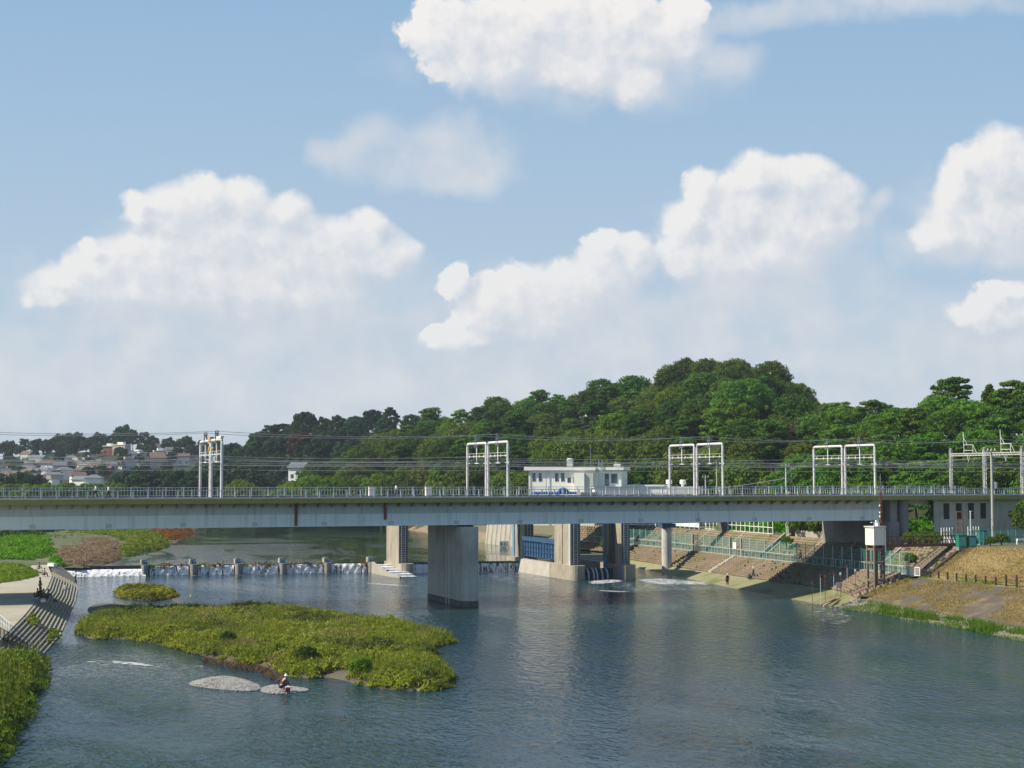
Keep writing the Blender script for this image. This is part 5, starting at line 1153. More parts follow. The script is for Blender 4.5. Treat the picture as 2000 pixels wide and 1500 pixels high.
# ------------------------------------------------------------------ hills
def GX(u): return (u-1000)/3005.0
def PU(u, D, z): return (GX(u)*D, D, z)
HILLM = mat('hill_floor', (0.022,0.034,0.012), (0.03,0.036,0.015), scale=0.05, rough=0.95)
class Hill:
    def __init__(s, name, tab, zb, crown):          # tab: u, silhouette v, base distance, ridge distance
        s.T = np.array(tab, float); s.zb = zb; s.cr = crown; s.u0, s.u1 = s.T[0,0], s.T[-1,0]
        us = np.arange(s.u0, s.u1+1, 12); fs = list(np.linspace(0, 1, 15))+[1.15, 1.4, 1.8]
        rows = []
        rows.append([(p[0], p[1], -3.0) for p in (s.pt(u, 0) for u in us)])
        for f in fs: rows.append([s.pt(u, f) for u in us])
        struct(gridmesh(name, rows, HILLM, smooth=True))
    def par(s, u): return [float(np.interp(u, s.T[:,0], s.T[:,i])) for i in (1,2,3)]
    def pt(s, u, f):
        v, B, Rg = s.par(u); zr = CAMH+(934-v)/3000*Rg-s.cr; zr = max(zr, s.zb)
        D = B+(Rg-B)*f; e = min(f, 1.0); g = e**0.85
        z = s.zb+(zr-s.zb)*g+0.6*math.sin(u*0.03+f*5)
        if f > 1: z = zr-(f-1)*8
        if s.u0 == 500: z = -1+(z+1)*min(1, max(0, (u-500)/90))
        if f == 0: z = s.zb-2
        return PU(u, D, z)
MAIN = Hill('hill', [(500,990,470,480),(560,958,460,470),(600,940,455,470),(640,920,455,480),(680,882,452,490),(720,864,450,505),(760,844,447,520),(800,826,440,530),(830,816,425,530),(870,803,395,530),(950,792,362,525),(1040,775,345,520),(1100,766,340,510),(1200,755,332,500),(1290,733,322,488),(1330,711,316,480),(1400,700,310,470),(1480,702,302,455),(1540,735,292,430),(1590,788,280,390),(1640,790,270,345),(1700,770,262,320),(1800,772,250,305),(1860,760,244,300),(1900,776,240,290),(1950,776,236,285),(2000,772,232,282),(2150,775,225,275),(2350,790,220,265)], 7.0, 9.5)
FARH = Hill('hill', [(330,935,600,640),(380,915,600,660),(420,893,600,680),(450,871,595,690),(500,850,590,700),(560,824,580,700),(640,810,570,700),(720,808,560,690),(780,803,555,680),(840,808,560,680),(900,830,560,650)], 5.0, 9.5)
TOWNH = Hill('hill', [(-400,900,640,900),(-150,880,640,950),(0,872,650,960),(50,866,650,960),(90,862,650,960),(150,860,650,950),(230,852,650,930),(300,862,640,910),(350,866,640,880),(420,872,640,850),(480,880,640,800)], 4.0, 7.5)
# ------------------------------------------------------------------ tree kinds
def blob(n, c, r, flat=1.0, shell=0.55):
    d = rng.normal(size=(n, 3)); d /= np.linalg.norm(d, axis=1)[:,None]
    rr = shell+(1-shell)*rng.random(n)
    return np.asarray(c)+d*rr[:,None]*np.array([r, r, r*flat]), d
def crown_mesh(name, kind, H, Rr, n, per, leaf):
    if leaf < .5 and kind != 'x': n = int(n*1.15); per = int(per*1.35); leaf *= .80
    P = []; N = []
    for i in range(n):
        if kind == 'pine':                                   # flat needle pads in tiers round a bent stem
            f = (i+.5)/n; z = H*(0.40+0.58*f); lim = Rr*(1-0.62*max(0, (f-.35)/.65)**1.7)*(0.6+.4*min(1, f/.25))
            a = i*2.4+random.uniform(-.4,.4); r = lim*math.sqrt(random.uniform(.12,1)); c = (r*math.cos(a), r*math.sin(a), z+random.uniform(-.3,.3)-r*0.10)
            q, d = blob(per, c, random.uniform(.26,.40)*Rr, .34); d = d*np.array([.7,.7,1.0])+np.array([0,0,.45])
        elif kind == 'cloudpine':                            # broad spreading crown of clustered needles
            f = (i+.5)/n; a = i*2.4; ph = math.acos(1-1.15*f); r = Rr*math.sin(min(ph,1.57))*random.uniform(.6,1.02); z = H*.50+H*.48*math.cos(ph)
            c = (r*math.cos(a), r*math.sin(a), z+random.uniform(-.5,.3)); q, d = blob(per, c, random.uniform(.20,.32)*Rr, .55); d = d+np.array([0,0,.35])
        elif kind == 'cypress':
            f = (i+.5)/n; a = i*2.4; z = H*(.12+.86*f); r = Rr*(1-f)**.6*.75*random.uniform(.6,1); c = (r*math.cos(a), r*math.sin(a), z); q, d = blob(per, c, Rr*.38*(1.1-f*.6), 1.3)
        else:                                                # rounded broadleaf, clumps over an uneven dome
            f = (i+.5)/n; a = i*2.4; ph = math.acos(1-1.55*f); r = Rr*math.sin(ph)*random.uniform(.62,1.0); z = H*.56+H*.40*math.cos(ph)*random.uniform(.8,1.05)
            c = (r*math.cos(a), r*math.sin(a), z); q, d = blob(per, c, random.uniform(.24,.38)*Rr, .8); d = d+np.array([0,0,.15])
        P.append(q); N.append(d)
    P = np.concatenate(P); N = np.concatenate(N); N = N+rng.normal(size=N.shape)*.45; N /= np.linalg.norm(N, axis=1)[:,None]
    V, F = cards(P, N, rng.uniform(leaf*.6, leaf*1.35, len(P)), 1.7 if kind != 'pine' else 2.2)
    o = npmesh(name, V, F, None); me = o.data; bpy.data.objects.remove(o); return me
def trunk_mesh(H, r, bent):
    m = MB(); pts = [(bent*math.sin(k*.9)*k*.12, bent*math.cos(k*1.3)*k*.10, H*.9*k/6) for k in range(7)]
    m.tube([(p[0]-pts[0][0], p[1]-pts[0][1], p[2]-.8 if i == 0 else p[2]) for i, p in enumerate(pts)], r, 7, r*.25)
    for k in range(6):
        a = k*2.4; z = H*(.38+.08*k); m.tube([(pts[3][0]*.5, pts[3][1]*.5, z), (math.cos(a)*H*.13, math.sin(a)*H*.13, z+H*.06), (math.cos(a)*H*.24, math.sin(a)*H*.24, z+H*.1)], r*.4, 5, r*.12)
    o = m.build('trunk', BARK); me = o.data; bpy.data.objects.remove(o); return me
KINDS = {}
def kind_set(key, kind, H, Rr, n, per, leaf, mats, cnt):
    KINDS[key] = []
    for i in range(cnt):
        base = crown_mesh('crown', kind, H*random.uniform(.92,1.08), Rr*random.uniform(.92,1.1), n, per, leaf); tm = trunk_mesh(H, .25, random.uniform(.3,1.2))
        for mm in mats:
            me = base.copy(); me.materials.clear(); me.materials.append(mm); KINDS[key].append((me, tm, mm.name))
kind_set('pine', 'pine', 13, 4.6, 30, 105, .42, [PINE, PINEL], 3)
kind_set('cloudpine', 'cloudpine', 13, 6.2, 46, 95, .42, [PINE, PINEL], 2)
kind_set('broad', 'broad', 11.5, 5.4, 40, 105, .44, [OAK, OLIV, YELG], 3)
kind_set('farbroad', 'broad', 12, 5.6, 26, 80, .75, [FARG], 2)
kind_set('farpine', 'pine', 13, 4.8, 22, 80, .75, [FARG], 2)
kind_set('cypress', 'cypress', 13, 3.4, 26, 90, .45, [OAK], 1)
kind_set('shrub', 'broad', 3.2, 1.8, 22, 80, .22, [OAK, YELG], 2)
TREES = []
def tree(key, pos, sc_=1.0, pick=None, region='', noun=None, name=None, label=None, group=None, wide=1.0):
    opts = KINDS[key]
    if pick: opts = [k for k in opts if k[2] == pick] or opts
    cr, tm, mn = random.choice(opts)
    nm = name or {'pine':'pine_tree','cloudpine':'pine_tree','farpine':'pine_tree','cypress':'cypress_tree','shrub':'shrub'}.get(key, 'broadleaf_tree')
    t = thing(nm, '', '', pos, random.uniform(0, 6.28)); t.scale = (sc_*wide, sc_*wide, sc_)
    a = bpy.data.objects.new('crown', cr); C.objects.link(a); a.parent = t
    b = bpy.data.objects.new('trunk', tm); C.objects.link(b); b.parent = t
    t['category'] = 'shrub' if key == 'shrub' else 'tree'
    tint = {'pine_needles':'dark green','light_pine_needles':'light green','oak_leaves':'deep green','olive_leaves':'olive green','yellow_green_leaves':'bright green','far_leaves':'hazy green','red_leaves':'reddish brown'}[mn]
    shape = {'pine':'tiered pine','cloudpine':'spreading pine','farpine':'small far pine','cypress':'upright cypress','broad':'round tree','farbroad':'small round tree','shrub':'leafy shrub'}[key]
    if label: t['label'] = label; t['group'] = group or region
    else: TREES.append((t, tint+' '+shape, region, pos))
    if group: t['group'] = group
    return t
def plant(h, u0, u1, nr, f0, f1, du, chooser, scf, region, fpow=1.0):
    for r in range(nr):
        f = f0+(f1-f0)*((r/(nr-1))**fpow if nr > 1 else 0); u = u0+random.uniform(0, du)+(du/2 if r % 2 else 0)
        while u < u1:
            uu = u+random.uniform(-.22,.22)*du; v, B, Rg = h.par(uu)
            if v < 945:
                x, y, z = h.pt(uu, min(1, max(0.02, f+random.uniform(-.05,.05))))
                key, pick = chooser(uu, f); s = scf*random.uniform(.78,1.2)
                tree(key, (x, y, z-.5), s, pick, region(uu, f))
            u += du*(B+(Rg-B)*0)/(B+(Rg-B)*f)*random.uniform(.85,1.15)
def ch_main(u, f):
    r = random.random()
    if 1300 < u < 1600 and f > .75: return ('broad', 'oak_leaves' if r < .75 else 'olive_leaves')
    if 1020 < u < 1320 and .25 < f < .75: return ('broad', 'yellow_green_leaves' if r < .25 else 'olive_leaves') if r < .6 else ('pine', 'pine_needles')
    if 1560 < u: return ('pine', 'light_pine_needles' if r < .6 else 'pine_needles') if r < .5 else ('cloudpine', 'light_pine_needles') if r < .8 else ('broad', 'olive_leaves' if r < .93 else 'oak_leaves')
    if u < 780 and f > .4: return ('broad', 'oak_leaves') if r < .3 else ('cloudpine', 'pine_needles') if r < .65 else ('broad', 'olive_leaves')
    if f < .22: return ('broad', 'olive_leaves' if r < .35 else 'yellow_green_leaves' if r < .6 else 'oak_leaves') if r < .75 else ('pine', 'pine_needles')
    return ('cloudpine', 'pine_needles') if r < .34 else ('pine', 'pine_needles' if r < .55 else 'light_pine_needles') if r < .68 else ('broad', 'olive_leaves' if r < .8 else 'oak_leaves' if r < .94 else 'yellow_green_leaves')
def reg_main(u, f):
    lo = 'low on the hill' if f < .3 else 'mid hill' if f < .75 else 'on the skyline'
    if u < 800: return lo+' left of the centre gantry'
    if u < 1010: return lo+' behind the centre gantry'
    if u < 1240: return lo+' behind the pump house'
    if u < 1430: return lo+' right of the pump house'
    if u < 1600: return lo+' right of the summit'
    if u < 1760: return lo+' above the girder end'
    return lo+' behind the lattice gantry'
plant(MAIN, 590, 1640, 9, .02, 1.0, 62, ch_main, .9, reg_main, .95)
plant(MAIN, 1600, 2120, 7, .02, 1.0, 74, ch_main, .78, reg_main)
# a few trees the eye picks out
def at_hill(h, u, f): x, y, z = h.pt(u, f); return (x, y, z-.5)
tree('cloudpine', at_hill(MAIN, 1455, .42), 1.22, 'light_pine_needles', label='big light green layered pine standing out left of the gap in the wood', group='landmark trees')
tree('cypress', at_hill(MAIN, 1935, .95), .95, None, label='very dark dense upright tree on the skyline near the right edge', group='landmark trees')
tree('pine', at_hill(MAIN, 1860, 1.0), 1.0, 'pine_needles', label='tall ragged pine rising above the skyline at the right', group='landmark trees')
tree('pine', at_hill(MAIN, 1990, 1.0), .95, 'light_pine_needles', label='loose pine at the far right edge of the skyline', group='landmark trees')
for i_, u_ in enumerate((1572, 1602, 1632)): tree('broad', at_hill(MAIN, u_, .97), .85, 'oak_leaves', 'filling the dip right of the summit')
t_ = tree('broad', at_hill(MAIN, 1300, .0), .62, 'olive_leaves', label='low yellowish tree above the white annex', group='landmark trees')
def ch_far(u, f): return ('farbroad', None) if random.random() < .7 else ('farpine', None)
def reg_far(u, f): return ('low' if f < .35 else 'midway' if f < .8 else 'ridge')+(' of far hill, left end' if u < 560 else ' of far hill, right part')
plant(FARH, 400, 800, 6, .0, 1.0, 40, ch_far, .92, reg_far)
rt = tree('farbroad', at_hill(FARH, 590, .5), 1.15, None, label='reddish brown tree on the far dark hill', group='landmark trees')
for c in rt.children:
    if c.name.startswith('crown'): 
        c.data = c.data.copy(); c.data.materials.clear(); c.data.materials.append(REDL)
def reg_t(u, f): return ('among the houses' if f < .7 else 'on the skyline')+(' at the left of town' if u < 150 else ' in mid town' if u < 300 else ' at the right of town')
plant(TOWNH, -20, 440, 5, .12, .8, 62, ch_far, .62, reg_t)
plant(TOWNH, -20, 440, 1, .92, .92, 34, ch_far, .66, reg_t)
plant(TOWNH, -20, 440, 1, 1.0, 1.0, 32, ch_far, .85, reg_t)
tree('farbroad', at_hill(TOWNH, 241, 1.0), 1.15, label='pointed round tree standing highest on the town skyline', group='landmark trees')
# riverside tree line in front of the town and under the far hill
for i in range(17):
    u = 232+i*22+random.uniform(-6,6) if i < 13 else [10,42,-20,70][i-13]
    D = random.uniform(520,570); tree('farbroad' if i % 3 else 'farpine', PU(u, D, 4.5), random.uniform(.95,1.25), None, 'in the riverside row below the '+('town' if u < 380 else 'far hill'))
for i, u in enumerate((470,505,540,575,612,650,690,735,785,830,880,930)):
    D = random.uniform(450,470) if u < 840 else random.uniform(392,402); tree('broad', PU(u, D, 3.5), random.uniform(.8,1.15)*(0.9 if u < 560 else 1.05), random.choice(['oak_leaves','olive_leaves','olive_leaves','yellow_green_leaves']), 'in the riverside row near the centre')
for i, (u, v) in enumerate(((60,948),(95,944),(130,946),(165,942),(190,945),(20,950),(225,950))):
    tree('shrub', PU(u, 470+i*6, 6.5), 2.3, 'yellow_green_leaves', 'behind the far railing at the left', )
# trees near the right abutment
tree('broad', W(84.6, -5.5, 6.9), .56, 'oak_leaves', label='dark leafy tree covering the bridge end at the right edge', group='landmark trees')
for s, t, k, sc2 in ((69.5,20,'yellow_green_leaves',1.5),(71.5,24,'oak_leaves',1.9),(76,26,'yellow_green_leaves',2.2),(67.6,21.5,'yellow_green_leaves',1.25),(67.8,24.5,'oak_leaves',1.35),(68.5,19,'oak_leaves',1.2),(73,30,'oak_leaves',2.4),(80,30,'yellow_green_leaves',2.5),(70,33,'oak_leaves',2.0),(66.8,27,'yellow_green_leaves',1.1)):
    tree('shrub', W(s, t, 6.8), sc2, k, 'atop the right bank beyond the bridge')
for s, t, sc2 in ((64.8,-4.5,.55),(66.2,-5.5,.6),(67.8,-4.2,.7),(69.5,-6.0,.55),(64.6,-7.5,.5),(66.0,-8.2,.55),(71.5,-7.5,.45),(73,-11,.4),(76,-9.5,.5),(69.0,-12.5,.38)):
    tree('shrub', W(s, t, 6.8), sc2, 'yellow_green_leaves' if s % 2 < 1.2 else 'oak_leaves', 'in the weedy plot by the cabinets')
for (s, t, z, sc2, lb_) in ((62.5, 24.5, 5.4, .5, 'leafy creeper bush growing on the upper revetment'),(60.9,-10.0,4.6,.45,'pale flowering bush on the slope behind the gauge tower'),(58.0,82,2.3,.75,'bright green bush on the waterline seen between the gate piers')):
    t_ = tree('shrub', W(s, t, z), sc2, 'yellow_green_leaves', label=lb_, group='bushes on the right bank')
for (u, v, sc2, mt, lb_) in ((445,1262,.42,'oak_leaves','darker green bush on the near left part of the big island'),(549,1287,.42,'yellow_green_leaves','pale flowering bush near the bare shore of the big island'),(600,1300,.5,'oak_leaves','dark rounded bush at the near corner of the big island'),(705,1322,.46,'yellow_green_leaves','bush right of the bare gap on the near shore of the island'),(840,1290,.36,'oak_leaves','low bush at the right end of the big island')):
    x_, y_ = AT(u, v, .4); tree('shrub', (x_, y_, .35), sc2, mt, label=lb_, group='bushes on the big island')
# ordinal labels: kind, place on the hill, then counted from the left
from collections import defaultdict
gr = defaultdict(list)
for t, k, r, p in TREES: gr[(k, r)].append((p[0]/p[1], t))
for (k, r), l in gr.items():
    l.sort(key=lambda a: a[0])
    for i, (_, t) in enumerate(l):
        t['label'] = ''
        t['group'] = (t['category']+'s '+r) if t['category'] == 'shrub' else 'trees '+r
        e = nth(i, len(l)); t['label'] = (k+' '+r)+(', '+e if e else '')
        w_ = t['label'].split()
        if len(w_) > 16: t['label'] = (k+' '+r.split(',')[0])+(', '+e.replace('the one farthest to the', 'farthest') if e else '')
# low hedge mass filling behind the far railing
def hedge():
    P = [PU(380,480,0)[:2], PU(640,470,0)[:2], PU(835,440,0)[:2], PU(1060,350,0)[:2], PU(1060,335,0)[:2], PU(835,420,0)[:2], PU(640,450,0)[:2], PU(380,455,0)[:2]]
    o = clumps('riverside_bushes', P, flat(5.0), .07, (2.0,3.5), (4.0,8.5), 190, .5, OLIV, seed=33); stuff(o, 'continuous green undergrowth along the foot of the wooded hill', 'bushes')
    P = [PU(-60,520,0)[:2], PU(250,510,0)[:2], PU(250,480,0)[:2], PU(-60,490,0)[:2]]
    o = clumps('riverside_bushes', P, flat(3.0), .06, (2.5,4.5), (6.0,11.0), 190, .55, YELG, seed=34); stuff(o, 'bright green bushes behind the railing at the left', 'bushes')
    P = [W(-150,150)[:2], W(-60,150)[:2], W(-40,180)[:2], W(-30,230)[:2], W(-60,300)[:2], W(-150,260)[:2]]
    o = clumps('bank_scrub', P, flat(2.5), .06, (2.5,4.5), (2.5,5.0), 150, .5, OAK, seed=35); stuff(o, 'dark scrub under the far side of the bridge at the left', 'scrub')
    P = [W(72,20)[:2], W(100,20)[:2], W(100,60)[:2], W(69,60)[:2]]
    o = clumps('undergrowth', P, flat(6.9), .14, (1.5,2.5), (2.0,4.5), 160, .30, BRIGHT, seed=36); stuff(o, 'dark undergrowth behind the abutment at the right', 'undergrowth')
hedge()
# right bank grass
DRYB = leafmat('dry_grass_blades', (0.42,0.30,0.135), (0.33,0.255,0.10), var=0, transl=.25, nscale=.3, c3=(.20,.22,.05), c3t=(.58,.68))
GRNB = leafmat('fresh_grass_blades', (0.12,0.20,0.03), (0.17,0.25,0.05), var=0, transl=.3, nscale=.5)
def rb_surf(t, x): # x in 0..4 along knots
    S = rb(t); Z = rbz(t); i = min(int(x), 3); f = x-i; return S[i]+(S[i+1]-S[i])*f, Z[i]+(Z[i+1]-Z[i])*f
def bankgrass(name, n, x0, x1, t0, t1, h, w, m, label, thr=None, lean=.9, cat='grass', seed=4):
    X = rng.uniform(x0, x1, n); T = rng.uniform(t0, t1, n)
    if thr is not None:
        k = noise2(T*1.0, X*9, .45, seed) > thr; X = X[k]; T = T[k]
    B = []
    for x, t in zip(X, T): s, z = rb_surf(t, x); B.append(W(s, t, z))
    B = np.array(B); V, F = blades(B, rng.uniform(h*.5, h*1.3, len(B)), rng.uniform(w*.6, w*1.3, len(B)), lean)
    return stuff(npmesh(name, V, F, m), label, cat)
bankgrass('dry_grass', 42000, 3.0, 4.0, -75, -17.5, .17, .08, DRYB, 'dry straw coloured grass on the levee slope at the right', -1.0)
bankgrass('dry_grass', 52000, 1.1, 2.0, -75, -17, .10, .10, DRYB, 'straw and dead grass lying in patches over the old revetment', -.25, 1.6, seed=8)
bankgrass('path_grass', 16000, 1.85, 3.0, -75, -18, .16, .06, GRNB, 'thin green grass along the path and rope fence', -.1, 1.0)
bankgrass('waterside_grass', 9000, 0.0, .8, -70, -26, .7, .07, GRNB, 'fresh green grass tufts along the stony waterline at the right', .1, .6, seed=11)
bankgrass('waterside_grass', 16000, -.05, 1.05, -72, -19, .28, .07, GRNB, 'short green weeds between the shore stones', -.35, .8, seed=13)
def shore_z(x, y):
    o = []
    for a, b in zip(x, y):
        s, t = ST(a, b); S = rb(t); Z = rbz(t); o.append(float(np.interp(s, [S[0]-1, S[0], S[1], S[2]], [-.5, Z[0], Z[1], Z[2]])))
    return np.array(o)
def shore_stones():
    P = [W(rb(t)[0]-.5+.4*math.sin(t*1.3), t)[:2] for t in np.arange(-80, -16, 1.5)]+[W(rb(t)[1]+.2, t)[:2] for t in np.arange(-17, -81, -4)]
    pebbles('shore_stones', P, 6000, (.08,.24), shore_z, mat('shore_stone', (.27,.26,.21), (.17,.165,.12), scale=1.5, fine=.3), 'pale stones along the waterline below the old revetment')
shore_stones()
# ------------------------------------------------------------------ houses of the hillside town
ROOFG = mat('grey_tiles', (.16,.17,.185), (.11,.12,.13), scale=1); ROOFR = mat('orange_tiles', (.42,.12,.06), (.34,.10,.055), scale=1); ROOFB = mat('brown_tiles', (.17,.10,.08), (.12,.08,.06), scale=1)
WL = [CREAM, WHITE, mat('beige_wall',(.55,.48,.38)), mat('grey_wall',(.45,.46,.47)), mat('brick_wall',(.30,.12,.09)), mat('mint_wall',(.28,.52,.48))]
def house(u, D, z, w, d, h, wall, roof, style, label, rz=None):
    o = thing('house', label, 'house', PU(u, D, z), R(random.uniform(-35,35)) if rz is None else R(rz), 'houses on the far hillside')
    m = MB(); m.box(-w/2,w/2,-d/2,d/2,-4,h); m.build('wall', wall, o)
    m = MB()
    if style == 'gable': m.sect([(-d/2-.5,h-.1),(0,h+d*.32),(d/2+.5,h-.1),(d/2+.5,h-.3),(-d/2-.5,h-.3)] , -w/2-.4, w/2+.4, 'x')
    elif style == 'hip':
        a, b = w/2+.6, d/2+.6; k = max(.1, a-b); m.add([(-a,-b,h),(a,-b,h),(a,b,h),(-a,b,h),(-k,0,h+d*.28),(k,0,h+d*.28)], [(0,3,2,1),(0,1,5,4),(1,2,5),(2,3,4,5),(3,0,4)])
    else: m.box(-w/2-.3,w/2+.3,-d/2-.3,d/2+.3,h+.01,h+.5); m.box(-w/4,w/5,-d/4,d/4,h+.51,h+1.8)
    r = m.build('roof', roof, o)
    if style != 'flat' and random.random() < .3: MB().cb(w*.2,0,h+.3,.7,.7,d*.32+.4).build('chimney', wall, r)
    for fl in range(max(1, int(h//3))):
        for x in np.linspace(-w/2+1.4, w/2-1.4, max(2, int(w//3))):
            MB().box(x-.55,x+.55,-d/2-.05,-d/2,fl*3+1,fl*3+2.3).build('window', GLASSD, o)
    if h > 5: MB().box(-w/2+.5,w/2-1,-d/2-1.0,-d/2-.06,2.9,3.9).build('balcony', wall, o)
def town():
    spec = [(5,900,926,'flat',1),(12,800,938,'hip',0),(32,880,918,'hip',0),(30,780,935,'flat',1),(52,820,924,'hip',0),(60,760,934,'gable',2),(25,700,955,'flat',5),(42,690,952,'flat',5),
      (98,870,914,'hip',3),(86,780,930,'hip',1),(118,840,920,'gable',3),(138,860,912,'flat',3),(150,900,908,'flat',1),(105,730,938,'hip',3),(170,820,916,'gable',0),(163,760,930,'hip',2),(192,800,920,'gable',4),(205,770,926,'gable',4),(250,830,908,'flat',3),(214,900,880,'flat',4),
      (237,905,878,'flat',2),(327,830,872,'hip',0),(340,800,888,'gable',1),(313,780,890,'flat',2),(306,740,900,'gable',3),(374,820,862,'flat',1),(363,790,880,'hip',2),(300,920,858,'flat',3),(270,860,895,'flat',2),(352,760,900,'gable',1),(455,640,915,'gable',3),(152,640,938,'gable',1),(8,750,948,'gable',3),(75,900,905,'gable',1),(127,800,928,'hip',1),(180,880,905,'flat',1)]
    for k in range(16): spec.append((random.randint(0, 400), 800, random.choice([895, 905, 915, 925, 935, 945]), random.choice(['flat','hip','gable']), random.choice([0,1,1,2,3,3])))
    wn = ['cream','white','beige','grey','brick red','mint green']; rn = {'flat':'flat roofed','hip':'hip roofed','gable':'gabled'}
    bands = defaultdict(list); rows = []
    for u, D, v, st_, wi in spec:
        h = random.choice([5.2,5.8,6.2]); ff = min(np.linspace(0.02, 1.0, 80), key=lambda q: abs(934-(TOWNH.pt(u, q)[2]-CAMH)/TOWNH.pt(u, q)[1]*3000-(v+9))); D, z = TOWNH.pt(u, ff)[1:]
        rf = (ROOFR if u in (327,) else ROOFB if wi in (4,) else random.choice([ROOFG,ROOFG,ROOFB]))
        if st_ == 'flat': rf = [WHITE, CONC_L][wi % 2]
        rows.append((u, D, z, random.uniform(6,9.5)*(1.4 if u in (327,374) else 1), random.uniform(4.5,6), h*.85, WL[wi], rf, st_, wn[wi]+' '+rn[st_]+' house', 'upper' if v < 915 else 'lower'))
    g = defaultdict(list)
    for r in rows: g[(r[9], r[10])].append(r)
    for (nm, bd), l in g.items():
        l.sort(key=lambda r: r[0])
        for i, r in enumerate(l):
            lab = f'{nm} in the {bd} rows of the hillside town'+(', '+nth(i, len(l)) if len(l) > 1 else '')
            if r[0] == 327: lab = 'house with a bright orange tiled roof near the top of the hillside town'
            house(*r[:9], lab)
    house(585, 500, 15.0, 5.5, 5.0, 4.6, WHITE, ROOFG, 'gable', 'lone white house with grey gables among the trees left of centre', -20)
    house(1552, 330, 24.0, 2.8, 2, 1.8, mat('rust_brick',(.30,.10,.06)), ROOFB, 'flat', 'small red brick wall structure in the gap of the wood', 0)
town()
# ------------------------------------------------------------------ people
SKIN = mat('skin', (.45,.29,.21), (.42,.27,.19), rough=.6)
HAIR = mat('dark_hair', (.02,.018,.015))
def cl(name, c): return mat(name, c, tuple(x*.8 for x in c), scale=6)
def skinmesh(name, V, E_, Rd, m, parent=None):
    me = bpy.data.meshes.new(name); me.from_pydata([tuple(v) for v in V], E_, []); o = bpy.data.objects.new(name, me); C.objects.link(o)
    md = o.modifiers.new('Skin', 'SKIN'); md.use_smooth_shade = True
    sv = me.skin_vertices[0].data
    for i, r in enumerate(Rd): sv[i].radius = (r, r); sv[i].use_root = (i == 0)
    s = o.modifiers.new('Sub', 'SUBSURF'); s.levels = 1; s.render_levels = 1
    me.materials.append(m)
    if parent: o.parent = parent
    return o
POSES = {
 'stand': dict(hip=.92, lean=0.0, knee=((.10,.02,.48),(-.10,.0,.48)), foot=((.12,.0,.06),(-.12,.03,.06)), elb=((.26,.02,1.13),(-.26,.0,1.13)), hand=((.27,.10,.86),(-.27,.12,.87))),
 'walk': dict(hip=.92, lean=.04, knee=((.09,.20,.52),(-.09,-.03,.48)), foot=((.10,.28,.06),(-.10,-.32,.10)), elb=((.27,-.10,1.14),(-.27,.08,1.14)), hand=((.30,-.04,.9),(-.28,.30,1.0))),
 'fish': dict(hip=.92, lean=.05, knee=((.12,.05,.48),(-.12,.0,.48)), foot=((.15,.02,.06),(-.15,-.02,.06)), elb=((.26,.18,1.18),(-.24,.20,1.16)), hand=((.10,.42,1.15),(-.06,.44,1.12))),
 'sit': dict(hip=.45, lean=.05, knee=((.12,.42,.50),(-.12,.42,.50)), foot=((.13,.48,.06),(-.13,.50,.06)), elb=((.26,.12,.72),(-.26,.12,.72)), hand=((.14,.36,.60),(-.14,.36,.60))),
 'lowsit': dict(hip=.14, lean=.10, knee=((.16,.38,.48),(-.16,.38,.46)), foot=((.13,.60,.06),(-.13,.62,.06)), elb=((.26,.20,.46),(-.26,.18,.46)), hand=((.14,.42,.48),(-.12,.42,.46))),
 'crouch': dict(hip=.32, lean=.32, knee=((.18,.36,.50),(-.18,.34,.50)), foot=((.15,.10,.06),(-.15,.08,.06)), elb=((.26,.46,.52),(-.26,.44,.52)), hand=((.10,.66,.36),(-.10,.64,.34)))}
